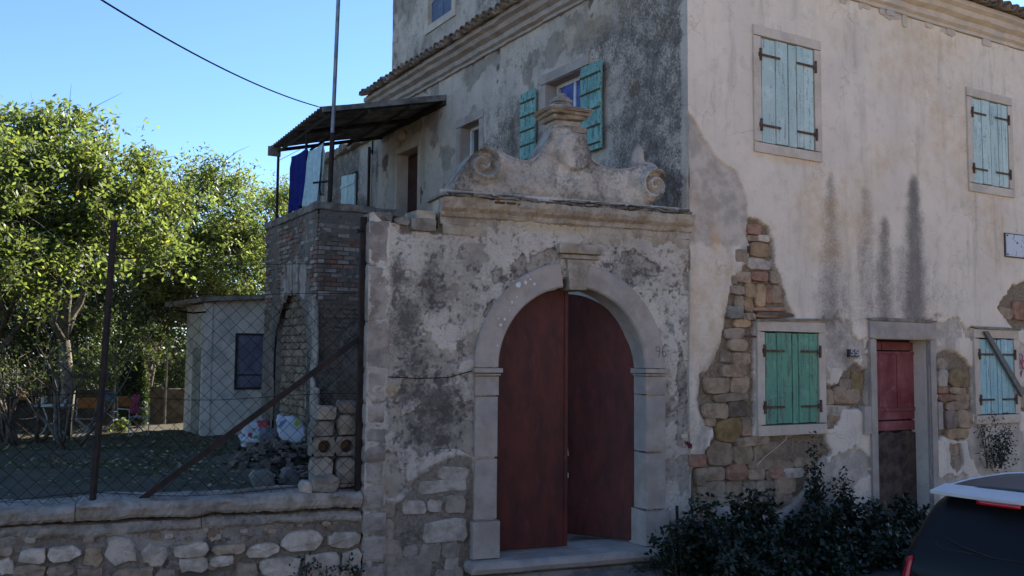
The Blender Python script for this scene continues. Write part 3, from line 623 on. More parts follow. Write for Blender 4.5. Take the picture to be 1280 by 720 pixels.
# side wall windows with opened teal shutters
def openwin(h, parent, glassd=-.17, curtain=False):
    a0, a1, z0, z1 = h; win = obj('window', MB().box(fL, a0, a1, z0, z1, -.22, -.20), M['glass'], parent)
    surround(fL, h, .17, win, d=.072, back=-.2, mat=M['dressed'])
    f = MB(); m = (a0+a1)/2
    for q in ((a0, a0+.06, z0, z1), (a1-.06, a1, z0, z1), (a0+.06, a1-.06, z1-.06, z1), (a0+.06, a1-.06, z0, z0+.06), (m-.03, m+.03, z0+.06, z1-.06)): f.box(fL, *q, -.2, -.15)
    obj('sash', f, M['white'], win)
    if curtain: obj('curtain', MB().box(fL, a0+.12, a1-.06, z0, z1-.06, -.199, -.17), M['curtain'], win)
    return win
wA = openwin(L1, house, curtain=True); wB = openwin(L2, house)
def open_shutter(fr, a0, a1, z0, z1, parent, d=.10, yaw=.0):
    n = 3
    for i in range(n): b0 = a0+(a1-a0)*i/n; b1 = a0+(a1-a0)*(i+1)/n; obj('plank', MB().box(fr, b0+.003, b1-.003, z0, z1, d, d+.028, .003), M['teal'], parent)
    m = 5
    for k in range(m):
        z = z0+(z1-z0)*(k+.5)/m; obj('batten', MB().box(fr, a0+.01, a1-.01, z-.035, z+.035, d+.0285, d+.05, .004), M['teal'], parent)
        obj('hinge', MB().box(fr, a0+.012, a1-.012, z-.052, z-.037, d+.0285, d+.046), M['hinge'], parent)
sw = MB()
open_shutter(fL, -2.26, -1.72, 3.10+ZE, 4.42+ZE, wA, .12); open_shutter(fL, -4.05, -3.58, 3.22+ZE, 4.45+ZE, wA, .10)
# side door on the terrace
a0, a1, z0, z1 = LD
dk = obj('terrace_door', MB().box(fL, a0, a1, z0, z1, -.6, -.55), M['dark'], house)
surround(fL, LD, .12, dk, d=.06, back=-.3)
lf = obj('door_leaf', MB().box(fL, a0+.02, a0+.62, z0, z1-.02, -.24, -.19, .004), M['browndoor'], dk)
for k in range(3): obj('door_panel', MB().box(fL, a0+.1, a0+.52, z0+.15+k*.65, z0+.68+k*.65, -.19, -.175, .02), M['browndoor'], dk)
obj('reveal', MB().box(fL, a0-.02, a0+.015, z0, z1, -.3, .02), M['surround'], dk)

# ------------------------------------------------------------------ courtyard wall with the arched gate
GL = (5.3766, 9.7448, 0)
gate = root('courtyard_wall', 'weathered plaster courtyard wall with arched stone gateway and scrolled pediment on top', 'gateway', GL)
GC, GR = 1.165, .985; GS = -.1+ZE                         # arch centre, radius, spring height
GT0, GT1 = -1.40, 2.80
UNG = [ppoly(fG, p) for p in ([(660, 318), (690, 312), (700, 322), (694, 345), (672, 352), (660, 336)], [(775, 316), (790, 312), (806, 326), (822, 335), (820, 346), (806, 346), (786, 334), (774, 328)],
    [(640, 330), (652, 318), (656, 330), (668, 336), (640, 350)], [(614, 340), (626, 334), (628, 352), (616, 354)], [(500, 520), (520, 512), (560, 512), (590, 505), (592, 570), (570, 560), (545, 560), (525, 568), (505, 550)], [(606, 380), (616, 372), (612, 392), (604, 394)],
    [(500, 268), (545, 264), (552, 280), (548, 292), (520, 288), (502, 292)], [(846, 430), (858, 470), (850, 560), (843, 560)])]
EXG = [ppoly(fG, p) for p in ([(540, 578), (560, 566), (590, 572), (594, 640), (590, 700), (580, 760), (462, 760), (462, 640), (500, 625), (520, 600)], [(500, 266), (530, 262), (556, 268), (552, 290), (500, 290)])]
def fnG(A, Z):
    rag = (fbm(A*5, Z*5, 61)-.5)*.14+(fbm(A*17, Z*17, 62, 3)-.5)*.06
    un = np.full(A.shape, -9.); ex = un.copy()
    for p in UNG: un = np.maximum(un, sdpoly(p, A, Z))
    for p in EXG: ex = np.maximum(ex, sdpoly(p, A, Z))
    bl = sst(.575, .583, fbm(A*3.4, Z*2.8, 66, 7)*.8+fbm(A*1.1, Z*1.1, 68)*.2)*(Z < 3.9)
    u = np.maximum(sst(-.01, .005, un+rag*.5), bl*.85); e = sst(-.02, .02, ex+rag)*.8
    pocks = np.maximum(sst(.66, .69, fbm(A*9, Z*9, 67, 3)), sst(.70, .73, fbm(A*20, Z*20, 69, 2)))
    edge = np.exp(-((un+rag*.5)/.012)**2)*.7
    h = .05+(fbm(A*1.3, Z*1.3, 63)-.5)*.04+(fbm(A*9, Z*9, 64)-.5)*.012-u*.014-e*.014*fbm(A*7, Z*7, 65)*2-pocks*.008
    left = sst(-1.14, -1.16, A)                                # pilaster strip at the end
    h = h+left*.03; pr = sst(-.14, -.12, A)*0
    frame_l = fG.px(606, 350)[0]; h = h+.014*sst(frame_l-.012, frame_l, A)*sst(1.18+ZE, 1.2+ZE, Z+1.2)
    dk = edge
    for x, y, rx, ry, am in ((495, 340, 12, 45, .85), (505, 400, 24, 75, .78), (520, 450, 30, 30, .7), (540, 350, 16, 60, .55), (545, 500, 45, 35, .85), (528, 540, 40, 30, .7), (575, 430, 12, 30, .5), (500, 560, 20, 50, .45), (560, 620, 30, 60, .4), (515, 660, 25, 45, .5), (585, 700, 10, 30, .6),
                             (850, 340, 20, 50, .25), (852, 420, 14, 60, .25), (848, 500, 10, 30, .3), (640, 350, 40, 30, .35), (775, 340, 40, 25, .35), (600, 300, 50, 15, .25)):
        dk = np.maximum(dk, blob(fG, A, Z, x, y, rx, ry, am))
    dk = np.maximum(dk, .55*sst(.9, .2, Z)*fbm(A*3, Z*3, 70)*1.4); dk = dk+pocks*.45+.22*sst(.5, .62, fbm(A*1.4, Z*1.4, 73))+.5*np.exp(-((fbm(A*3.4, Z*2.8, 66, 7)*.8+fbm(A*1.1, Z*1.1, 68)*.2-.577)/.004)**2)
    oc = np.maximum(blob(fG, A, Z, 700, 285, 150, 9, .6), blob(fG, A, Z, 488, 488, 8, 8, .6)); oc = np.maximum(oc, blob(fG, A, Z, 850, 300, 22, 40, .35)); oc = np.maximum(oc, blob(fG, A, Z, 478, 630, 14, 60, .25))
    return h, (e, dk, u*.85, oc)
def keepG(A, Z):
    return ~(((np.hypot(A-GC, Z-GS) < GR+.12) & (Z > GS)) | ((np.abs(A-GC) < GR+.03) & (Z <= GS) & (Z > .2)))
def topG(A):
    base = 1.66+ZE-.02; t = np.where(A < -.58, 1.60+ZE+(vn(A*7, A*0, 5)-.5)*.16+(vn(A*25, A*0, 6)-.5)*.04-.10*sst(-1.0, -.85, A), 1.97+ZE)
    return t
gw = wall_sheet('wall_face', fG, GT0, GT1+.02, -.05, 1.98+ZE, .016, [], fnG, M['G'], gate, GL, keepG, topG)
body = MB()
body.box(fG, GT0+.10, GC-GR-.1, -.05, 1.45+ZE, -.5, .015); body.box(fG, GC+GR+.1, GT1-.02, -.05, 1.9+ZE, -.5, .015); 
N = 24; bp = [(GC-GR-.1, GS-.02)]+[(GC+(GR+.10)*math.cos(PI-PI*i/N), GS+(GR+.10)*math.sin(PI*i/N)) for i in range(N+1)]+[(GC+GR+.1, GS-.02), (GC+GR+.1, 1.9+ZE), (GC-GR-.1, 1.9+ZE)]
P = bp; nb = len(bp)
for i in range(1, N+1):                                       # wall mass over the arch as wedge blocks
    p, q = bp[i], bp[i+1]; body.prism(fG, [p, q, (q[0], 1.9+ZE), (p[0], 1.9+ZE)], -.5, .015)
obj('wall_body', body, M['L'], gate)
M['pilaster'] = stone_mat('pilaster_render', (.36, .325, .30), .55, .7, 1.0, tint=((.13, .12, .115), .5), bumpd=.03)
# stones and quoins of the gate wall
gs = SB(440, 500, 3.27, [(270, 325, 465, 372, w_), (205, 407, 300, 462, w_), (302, 405, 364, 456, w_), (372, 392, 460, 460, g_), (292, 485, 462, 575, w_), (62, 410, 176, 482, b_), (62, 490, 176, 570, b_), (62, 578, 200, 690, b_), (122, 640, 330, 718, g_), (205, 590, 262, 640, g_), (375, 645, 432, 690, w_), (340, 272, 480, 320, w_), (270, 590, 360, 660, g_), (365, 580, 440, 640, g_), (340, 690, 450, 740, g_)])
for x0, y0, x1, y1, c in gs:
    a0, zt_ = fG.px(x0, y0); a1, zb_ = fG.px(x1, y1); a1 = min(a1, -.15)
    obj('stone', MB().stone(fG, a0, a1, zb_, zt_, -.0, rnd.uniform(.05, .066), jit=.2, n=12), M['stone'], gw, color=tuple(v*.6+.13 for v in c))
z = 0.
while z < 1.5+ZE:
    hq = rnd.uniform(.2, .38) if z < 2.1 else rnd.uniform(.5, .9); obj('quoin', MB().rbox(fG, GT0-.01, GT0+.25+rnd.uniform(-.03, .03), z+.001, min(z+hq-.001, 1.55+ZE), -.10, .084+rnd.uniform(-.004, .004), .010, .045, .012, int(z*10)), M['pilaster'], gate); z += hq
# broken masonry along the low top left of the cornice
a = GT0+.02
while a < -.62:
    ww = rnd.uniform(.13, .3); zz = 1.52+ZE+rnd.uniform(-.03, .02)-(.1 if -1.05 < a < -.75 else 0)
    obj('cope_stone', MB().stone(fG, a, min(a+ww, -.6), zz, zz+rnd.uniform(.10, .17), -.45, rnd.uniform(.03, .09), jit=.2), M['ledge'], gate); a += ww+.01
a0, zt_ = fG.px(512, 272); a1, zb_ = fG.px(544, 291); obj('bare_block', MB().stone(fG, a0, a1, zb_, zt_, .0, .085, jit=.12), M['ledge'], gate)
obj('slab_end', MB().box(fG, -.86, -.6, 1.50+ZE, 1.72+ZE, -.4, .06, .02), M['cornice'], gate)
# cornice of the gate
kz = 1.66+ZE
gp = [(.0, kz-.10), (.065, kz-.10), (.07, kz-.02), (.10, kz+.0), (.11, kz+.05), (.16, kz+.09), (.18, kz+.14), (.18, kz+.21), (-.45, kz+.21), (-.45, kz-.10)]
obj('cornice', run_profile(MB(), fG, -.56, GT1+.04, gp, 110, .024), M['cornice'], gate)
obj('frieze', run_profile(MB(), fG, -.53, GT1+.02, [(.0, kz-.22), (.058, kz-.22), (.066, kz-.101), (.0, kz-.101)], 80, .02), M['cornice'], gate)
a = -.60; lz = kz+.211
while a < GT1+.0:
    ww = rnd.uniform(.10, .26); th = rnd.uniform(.035, .05)
    obj('ledge_stone', MB().stone(fG, a, min(a+ww, GT1+.06), lz, lz+th, -.4, .215+rnd.uniform(-.04, .02), jit=.25, tilt=0), M['ledge'], gate)
    a += ww+.006
a = -.5
while a < GT1-.1:
    ww = rnd.uniform(.2, .4)
    if not (.2 < a < .9 and rnd.random() < .5): obj('ledge_stone', MB().stone(fG, a, min(a+ww, GT1), lz+.045, lz+.075, -.4, .13+rnd.uniform(-.03, .03), jit=.3, tilt=0), M['ledge'], gate)
    a += ww+.01
# dark gap where the render has fallen from the cornice
a0, zt_ = fG.px(612, 254); a1, zb_ = fG.px(680, 262)
pts = [(a0+(a1-a0)*i/10, zt_-(0 if i in (0, 10) else rnd.uniform(.0, .02))) for i in range(11)]+[(a1-(a1-a0)*i/10, zb_+rnd.uniform(-.02, .03)) for i in range(11)]
for k in range(5):
    b0 = a0+(a1-a0)*k/5; obj('bare_brick', MB().stone(fG, b0, b0+(a1-a0)/5-.01, zb_+.0, zt_+.0, .1, .185, jit=.25, tilt=0), M['brick'], gate, color=(.09, .06, .045))
# arch ring, jambs, capitals, plinths
RI, RO = GR, GR+.30
def ring(t0, t1, ri, ro, d0, d1, n=8, cham=.02):
    m = MB()
    for i in range(n+1):
        t = t0+(t1-t0)*i/n; c, q = math.cos(t), math.sin(t)
        for r, d in ((ri, d0), (ri, d1-cham), (ri+cham, d1), (ro-cham, d1), (ro, d1-cham), (ro, d0)): m.v.append(fG.pt(GC+r*c, GS+r*q, d))
    for i in range(n):
        for k in range(6): j = (k+1) % 6; m.f.append((i*6+k, (i+1)*6+k, (i+1)*6+j, i*6+j))
    m.f.append((0, 1, 2, 3, 4, 5)); m.f.append(tuple(n*6+5-k for k in range(6))); return m
tk = .155
for t0, t1 in ((0.0, .78), (.7815, PI/2-tk), (PI/2+tk, 2.40), (2.4015, PI)):
    obj('voussoir', ring(t0, t1, RI, RO, -.28, .085, 10), M['dressed'], gate)
obj('voussoir_moulding', ring(0, PI/2-tk, RI-.0, RI+.035, -.29, .07, 20, .01), M['surround'], gate) if False else None
kp = [(GC-.085, GS+RI-.04), (GC+.135, GS+RI-.04), (GC+.175, GS+RO+.03), (GC-.125, GS+RO+.03)]
obj('keystone', MB().prism(fG, kp, -.28, .135, .012), M['cornice'], gate)
a0, zt_ = fG.px(697, 303, .1); a1, zb_ = fG.px(752, 325, .1)
obj('tablet', MB().box(fG, a0, a1, zb_+.05, zt_, .0, .14, .012), M['cornice'], gate); obj('tablet_base', MB().box(fG, a0+.05, a1-.05, zb_-.01, zb_+.049, .0, .12, .008), M['cornice'], gate)
for sgn in (-1, 1):
    e0 = GC+sgn*GR; e1 = GC+sgn*(GR+.30); lo, hi = min(e0, e1), max(e0, e1)
    obj('capital', MB().box(fG, lo-.035, hi+.035, GS-.07, GS-.001, -.27, .15, .01).box(fG, lo-.015, hi+.015, GS-.10, GS-.071, -.27, .12, .005).box(fG, lo-.002, hi+.002, GS-.33, GS-.101, -.27, .095, .006), M['dressed'], gate)
    zs = [GS-.331, GS-1.05, .69]
    obj('jamb', MB().box(fG, lo, hi, zs[1]+.002, zs[0], -.27, .085, .012), M['dressed'], gate); obj('jamb', MB().box(fG, lo, hi, zs[2]+.001, zs[1]-.002, -.27, .083, .012), M['dressed'], gate)
    obj('plinth', MB().box(fG, lo-.03, hi+.03, .245, .69, -.28, .125, .015), M['dressed'], gate)
# steps
obj('threshold', MB().rbox(fG, GC-GR-.40, GC+GR+.36, .10, .245, -.6, .30, .008, .06), M['dressed'], gate)
obj('threshold_lip', MB().rbox(fG, GC-GR-.36, GC+GR+.32, -.05, .098, -.5, .26, .01, .06), M['concrete'], gate)
obj('step', MB().rbox(fG, GC-.2, GC+GR+.45, -.05, .06, .31, .75, .012, .06), M['concrete'], gate)
# gate leaves: arched sheet-metal leaves, one shut and one swung inwards
def leaf_pts(w_, n=14):                                       # from hinge (0) to meeting edge (w_)
    r = GR-.012; pts = [(0, .275)]; pts.append((w_, .275))
    for i in range(n+1):
        x = w_-(w_)*i/n; pts.append((x, GS+math.sqrt(max(r*r-(w_-x)**2*(r/w_)**2*.999, 0))))
    return pts
LW = GR-.008
fl = Frame(fG.pt(GC-GR+.004, 0, -.16), (fG.u[0], fG.u[1]))
lf = obj('gate_leaf', MB().prism(fl, leaf_pts(LW+.03), -.03, .0, .004), M['reddoor'], gate)
obj('edge_strip', MB().box(fl, LW-.02, LW+.032, .28, GS+GR-.03, .0, .012, .003), M['reddoor'], lf)
def _proj(p):
    v = np.array(p)-[0, 0, EYE]; return 640+FP*(v@Rv)/(v@Fv)
hinge = fG.pt(GC+GR-.01, 0, -.20); ang = math.radians(25); tgt_ = 704.0
for _k in range(60):
    _d = -fG.u*math.cos(ang)-fG.n*math.sin(ang); _p = np.array(hinge)+_d*LW; _p[2] = 1.5
    if _proj(_p) > tgt_: ang -= math.radians(1) if _k < 0 else 0; break
    ang += math.radians(1)
print('leaf angle', math.degrees(ang), _proj(_p))
hinge = fG.pt(GC+GR-.01, 0, -.20)
# direction from the hinge when shut is -u; swing towards -n
du = -fG.u*math.cos(ang)-fG.n*math.sin(ang); fr2 = Frame((hinge[0], hinge[1], 0), (-du[0], -du[1]))
rp = [(-x, z) for x, z in leaf_pts(LW)][::-1]
rl = obj('gate_leaf', MB().prism(fr2, rp, -.03, .0, .004), M['reddoor'], gate)
obj('edge_strip', MB().box(fr2, -LW, -LW+.05, .28, GS+GR-.03, .0, .012, .003), M['reddoor'], rl)
pa, pz = .93, 1.42
obj('handle', MB().tube([fr2.pt(-pa, pz+.13, .03), fr2.pt(-pa+.02, pz, .05), fr2.pt(-pa+.03, pz-.13, .03)], .012, 6), M['white'], rl)
obj('lock_plate', MB().box(fr2, -pa-.02, -pa+.03, pz-.42, pz-.36, .0, .02), M['white'], rl)
spl = MB()
for x, y, r_ in ((648, 356, .035), (657, 353, .022), (668, 355, .016), (663, 349, .014), (640, 378, .014), (646, 371, .010), (626, 406, .020), (631, 399, .016), (623, 398, .010), (637, 388, .008), (622, 432, .010), (660, 345, .010)):
    a, z = fG.px(x, y, .085); c_ = [(a+r_*rnd.uniform(.8, 1.2)*math.cos(PI*k/5), z+r_*rnd.uniform(.8, 1.2)*math.sin(PI*k/5)) for k in range(10)]; spl.prism(fG, c_, .08, .0865)
obj('paint_splashes', spl, M['white'], gate)
# pencilled number
def strokes(fr, L, d, r, ox, oz, sc, parent, name, mat):
    m = MB()
    for st in L: m.tube([fr.pt(ox+x*sc, oz+y*sc, d) for x, y in st], r, 5)
    obj(name, m, mat, parent)
def arcp(cx, cy, rx, ry, t0, t1, n=10): return [(cx+rx*math.cos(t0+(t1-t0)*i/n), cy+ry*math.sin(t0+(t1-t0)*i/n)) for i in range(n+1)]
a0, z0_ = fG.px(819, 442, .085)
ink = simple('ink', (.02, .018, .03), .8, 0, .05)
strokes(fG, [arcp(.3, .75, .22, .25, .1, 2*PI+.1)+[(.5, .5), (.42, .1), (.36, -.1)], [(1.0, 1.1), (.86, .8), (.78, .4)]+arcp(1.0, .28, .22, .26, PI, 3*PI, 12)], .0855, .0035, a0, z0_-.04, .13, gate, 'pencilled_number', ink)

# pediment with scrolls
pedpx = [(814, 259), (817, 251), (826, 247), (831, 238), (831, 229), (828, 216), (822, 208), (814, 202.5), (803, 203), (793, 208), (783, 211), (764, 210), (751, 206), (741, 198), (735, 188), (731, 172), (729, 158), (690, 154), (688, 168), (682, 180), (676, 190), (668, 198), (660, 200), (651, 199), (641, 196), (632, 192), (624, 187), (616, 184), (607, 184), (598, 188), (590, 194), (583, 203), (577, 212), (572, 220), (567, 228), (565, 238)]
PD0, PD1 = -.34, .03
pp = [fG.px(x, y, PD1) for x, y in pedpx]; ZB = lz+.03
pp = [(a, max(z, ZB)) for a, z in pp]; pp[0] = (pp[0][0], ZB); pp[-1] = (pp[-1][0], ZB)
ped = None
def smoothpoly(P, k=2):
    for _ in range(k):
        Q = [P[0]]
        for p, q in zip(P[:-1], P[1:]): Q += [(p[0]*.75+q[0]*.25, p[1]*.75+q[1]*.25), (p[0]*.25+q[0]*.75, p[1]*.25+q[1]*.75)]
        Q.append(P[-1]); P = Q
    return P
sp_ = smoothpoly(pp, 1)
# front as a dense relief sheet, sides extruded from the same outline
def fnP(A, Z):
    sd = sdpoly(sp_, A, Z); h = PD1-.02+.03*sst(0, .06, sd)+(fbm(A*4, Z*4, 81)-.5)*.03+(fbm(A*14, Z*14, 82)-.5)*.012
    dk = .38+.45*sst(.45, .7, fbm(A*3.2, Z*3.2, 83))+np.exp(-(sd/.05)**2)*.4
    for (x, y), hand in (((603, 207), 1), ((816, 232), -1)):      # volutes: spiral ridges
        a, z = fG.px(x, y, PD1); X = (A-a)*hand; Y = Z-z; r = np.hypot(X, Y); t = np.arctan2(Y, X)
        sp = r/.115-(t+PI)/(2*PI)*1.0+.25*(fbm(A*9, Z*9, 88)-.5); v = .5+.5*np.cos(2*PI*sp); m = sst(.235, .19, r)*(.7+.45*fbm(A*4, Z*4, 89))
        h = h+m*(.11*v-.01)+.05*np.exp(-((r-.20)/.025)**2); dk = np.maximum(dk, m*(1-v)*.75)
    a, z = fG.px(718, 190, PD1); r = np.hypot((A-a)/.24, (Z-z)/.24); h = h+.05*sst(1.05, .9, r)-.0*r; dk = np.maximum(dk, .5*np.exp(-((r-1)/.1)**2))
    a, z = fG.px(690, 232, PD1); r = np.hypot((A-a)/.5, (Z-z)/.13); h = h+.02*sst(1.1, .8, r)
    return h, (0, dk*.85, .5*sst(.52, .56, fbm(A*3, Z*3, 84)), 0)
ped = wall_sheet('pediment', fG, -.45, 2.56, ZB, ZB+1.3, .014, [], fnP, M['G'], gate, GL, lambda A, Z: sdpoly(sp_, A, Z) > -.004)
obj('pediment_body', MB().prism(fG, sp_, PD0, PD1-.012, .0), M['pedi'], gate)
a0 = fG.px(683, 150)[0]; zc = fG.px(705, 155, 0)[1]
for zz, dz, e in ((zc-.04, .10, -.02), (zc+.06, .055, .03), (zc+.115, .045, .07), (zc+.16, .045, .10)):
    obj('cap_stone', MB().rbox(fG, GC-.27-e, GC+.15+e, zz, zz+dz-.001, -.40-e*.6, .05+e, .018, .035, .015, int(e*100)), M['cornice'], gate)
for zz, hh, r in ((zc+.22, .05, .16), (zc+.27, .03, .13), (zc+.30, .035, .15), (zc+.335, .04, .11), (zc+.375, .05, .06)):
    c_ = fG.pt(GC-.08, zz, -.16); obj('finial_ring', MB().lathe(c_, [(r*.85, 0), (r, hh*.3), (r, hh*.7), (r*.8, hh)], 16), M['pedi'], gate, smooth=True)
# loose blocks in the neck
a0, zt_ = fG.px(714, 160, PD1); a1, zb_ = fG.px(732, 175, PD1)
for k in range(3): obj('neck_stone', MB().stone(fG, a0, a1, zb_-.1+k*.085, zb_-.02+k*.085, 0, .075, jit=.15, tilt=0), M['stone'], gate, color=(.3, .26, .22))
a, z = fG.px(797, 206, -.1); b_t = fG.px(796, 176, -.1)[1]
ps = MB().tube([fG.pt(a, z-.05, -.12), fG.pt(a, z+.08, -.12), fG.pt(a+.01, z+.18, -.12), fG.pt(a-.01, b_t, -.12)], [.15, .10, .085, .02], 7)
obj('spike_stone', ps, M['pedi'], gate)
# ------------------------------------------------------------------ ground
def flat(name, x0, x1, y0, y1, z, mat, step=None, amp=0, hole=None, fz=None):
    m = MB(); nx = max(1, int((x1-x0)/step)) if step else 1; ny = max(1, int((y1-y0)/step)) if step else 1
    for j in range(ny+1):
        for i in range(nx+1):
            x = x0+(x1-x0)*i/nx; y = y0+(y1-y0)*j/ny; m.v.append((x, y, z+(fz(x, y) if fz else 0)+(amp*(float(fbm(x*1.3, y*1.3, 90))-.5) if amp else 0)))
    for j in range(ny):
        for i in range(nx):
            b = j*(nx+1)+i; m.f.append((b, b+1, b+nx+2, b+nx+1))
    return kind(obj(name, m, mat, None, (0, 0, 0), smooth=True), 'structure')
GZ = .70                                                   # garden level above the street
kind(obj('ground', MB().add([(-1500, -1500, -.12), (1500, -1500, -.12), (1500, 1500, -.12), (-1500, 1500, -.12)], [(0, 1, 2, 3)]), M['earth'], None, (0, 0, 0)), 'structure')
flat('road', -30, 45, 2.2, 10.4, -.02, M['asphalt'], .5, .03)
M['gravel'] = stone_mat('pale_gravel', (.42, .37, .30), .7, .4, 2.5, bumpd=.02)
flat('bounce_gravel_yard', -40, 60, -14, 2.2, -.03, M['gravel'], 1.2, .04)  # pale ground added out of view to bounce warm sun onto the fronts
opp = root('opposite_bounce_house', 'long pale plastered house added across the street, unseen behind the viewer, bouncing sun onto the walls', 'house', (6, -12, 0)); om = MB().wbox(-16, 26, -20, -12, -.05, 6.4); obj('wall', om, M['L'], opp)  # unseen house added behind the viewer for its warm bounce light
obj('roof', MB().add([(-16.4, -11.6, 6.4), (26.4, -11.6, 6.4), (26.4, -20.4, 6.4), (-16.4, -20.4, 6.4), (-16.4, -16, 8.6), (26.4, -16, 8.6)], [(0, 1, 5, 4), (2, 3, 4, 5), (3, 0, 4), (1, 2, 5), (0, 3, 2, 1)]), M['tile'], opp, color=(.24, .16, .12))
fO = Frame((26, -12, 0), (-1, 0))
for k in range(8):
    for z in (1.0, 4.0): wn_ = obj('window', MB().box(fO, 2.2+k*5, 3.3+k*5, z, z+1.5, -.02, .03, .0), M['glass'], opp); obj('shutter', MB().box(fO, 1.6+k*5, 2.18+k*5, z, z+1.5, .0, .04), M['green'], wn_); obj('shutter', MB().box(fO, 3.32+k*5, 3.9+k*5, z, z+1.5, .0, .04), M['green'], wn_)
obj('door', MB().box(fO, 19.6, 20.8, 0, 2.3, -.02, .04), M['browndoor'], opp)
# garden terrace behind the low wall, following its line
gl0, gl1 = fG.pt(-24, 0, -.25), fG.pt(-1.2, 0, -.25)
gm = MB(); nx, ny = 150, 120; hpx, hpy, _ = onz(352, 577, GZ)
for j in range(ny+1):
    for i in range(nx+1):
        x = gl0[0]+(gl1[0]+4.2-gl0[0])*i/nx; yb = gl0[1]+(x-gl0[0])*(gl1[1]-gl0[1])/(gl1[0]-gl0[0]); y = yb+(60-yb)*(j/ny)**2
        z = GZ+.30*math.exp(-((x-hpx)/.8)**2-((y-hpy)/1.3)**2)+.16*(float(fbm(x*.7, y*.7, 91))-.5)+.10*(float(fbm(x*3, y*3, 92))-.5)+.18*math.exp(-((y-yb)/.8)**2)
        if x > 4.05+(y-9.95)*.12 and y < 16.2: z = .12
        gm.v.append((x, y, z))
for j in range(ny):
    for i in range(nx): b = j*(nx+1)+i; gm.f.append((b, b+1, b+nx+2, b+nx+1))
kind(obj('garden_ground', gm, M['earth'], None, (0, 0, 0), smooth=True), 'structure')
kind(obj('courtyard_floor', MB().add([fG.pt(-1.35, .2, -.3), fG.pt(2.7, .2, -.3), (CX, CY+7, .2), (5.6, 16.3, .2)], [(0, 1, 2, 3)]), M['concrete'], None, (0, 0, 0)), 'structure')

# ------------------------------------------------------------------ low rubble wall
lw = root('garden_wall', 'low rubble garden wall with a cracked concrete coping, left of the gateway', 'wall', fG.pt(-3.2, 0, 0))
LWL = fG.pt(-3.2, 0, 0)
def fnLow(A, Z): return .02+(fbm(A*5, Z*5, 7)-.5)*.05, (sst(.35, .6, fbm(A*3, Z*3, 8)), .3+.5*sst(.5, .7, fbm(A*2, Z*2, 9)), .2, 0)
lf_ = wall_sheet('wall_face', fG, -9, GT0-.012, -.05, .80, .03, [], fnLow, M['lowface'], lw, LWL)
obj('wall_body', MB().box(fG, -9, GT0-.012, -.05, .78, -.45, .0), M['concrete'], lw)
# coping in cracked slabs, two courses
def cap_course(z0, z1, d, n, tone):
    a = -9
    while a < GT0-.02:
        ww = rnd.uniform(1.5, 3.2); b = min(a+ww, GT0-.015)
        if b-a < .08: break
        m = MB(); N = max(4, int((b-a)/.03)); dz = rnd.uniform(-.02, .012)
        prof = [(-.5, z0), (d-.03, z0), (d-.005, z0+.03), (d+.0, (z0+z1)/2), (d-.008, z1-.045), (d-.04, z1-.012), (d-.10, z1), (-.22, z1+.01), (-.5, z1+.01)]
        nn = len(prof)
        for i in range(N+1):
            x = a+.004+(b-a-.008)*i/N
            for k, (dd_, zz) in enumerate(prof): m.v.append(fG.pt(x+rnd.uniform(-.004, .004)*(0 < i < N), zz+dz+(rnd.uniform(-.006, .006)+(float(vn(x*4, zz*8, 3))-.5)*.05)*(k not in (0,)), dd_+rnd.uniform(-.007, .007)+(float(vn(x*6, zz*14, 7))-.5)*.055))
        for i in range(N):
            for k in range(nn): j = (k+1) % nn; m.f.append((i*nn+k, i*nn+j, (i+1)*nn+j, (i+1)*nn+k))
        m.f.append(tuple(nn-1-k for k in range(nn))); m.f.append(tuple(N*nn+k for k in range(nn)))
        obj('cope_slab', m, M['coping'], lw); a = b
cap_course(.90, 1.075, .10, 0, True); cap_course(.775, .895, .055, 0, True)
ls = SB(0, 580, 2.667, [(-30, 272, 47, 305, g_), (60, 275, 158, 330, w_), (-10, 310, 50, 366, w_), (162, 272, 268, 320, w_), (276, 275, 345, 342, b_), (350, 243, 460, 330, w_), (466, 265, 560, 335, w_), (575, 263, 697, 306, w_), (595, 308, 697, 356, w_), (820, 265, 932, 305, w_), (940, 228, 1077, 290, w_), (1092, 225, 1202, 273, w_), (40, 335, 156, 376, g_), (160, 332, 245, 380, g_), (515, 345, 590, 390, g_), (700, 300, 777, 336, w_), (780, 325, 860, 380, g_), (690, 322, 722, 350, g_), (862, 306, 1000, 372, w_), (1004, 298, 1130, 375, w_), (1136, 282, 1204, 360, w_), (250, 345, 350, 385, g_), (372, 345, 508, 385, g_), (703, 262, 815, 297, g_), (462, 338, 512, 370, g_)])
for x0, y0, x1, y1, c in ls:
    a0, zt_ = fG.px(x0, y0); a1, zb_ = fG.px(x1, y1); j = rnd.uniform(.8, 1.12)
    if zt_ > .80: zt_ = .80
    obj('stone', MB().stone(fG, a0+.004, a1-.004, zb_+.004, zt_-.004, -.05, rnd.uniform(.05, .095), jit=.22, n=13, ex=(.5, .85)), M['stone'], lf_, color=tuple(v*j*1.15 for v in c))
for k in range(150):                                             # pinning stones in the joints
    a = rnd.uniform(-5.2, GT0-.1); z = rnd.uniform(.36, .76); w0 = rnd.uniform(.025, .06); cc_ = [fG.px((x0+x1)/2, (y0+y1)/2)+(abs(x1-x0)/100*.5, abs(y1-y0)/100*.5) for x0, y0, x1, y1, c in ls]
    if all(abs(a-p[0]) > p[2]+w0*.6 or abs(z-p[1]) > p[3]+w0*.4 for p in cc_): obj('stone', MB().stone(fG, a-w0, a+w0, z-w0*.6, z+w0*.6, -.03, rnd.uniform(.04, .06), jit=.2, n=8), M['stone'], lf_, color=tone(rnd.choice((w_, g_, b_)), .7, 1.1))
z = .42; row = 0
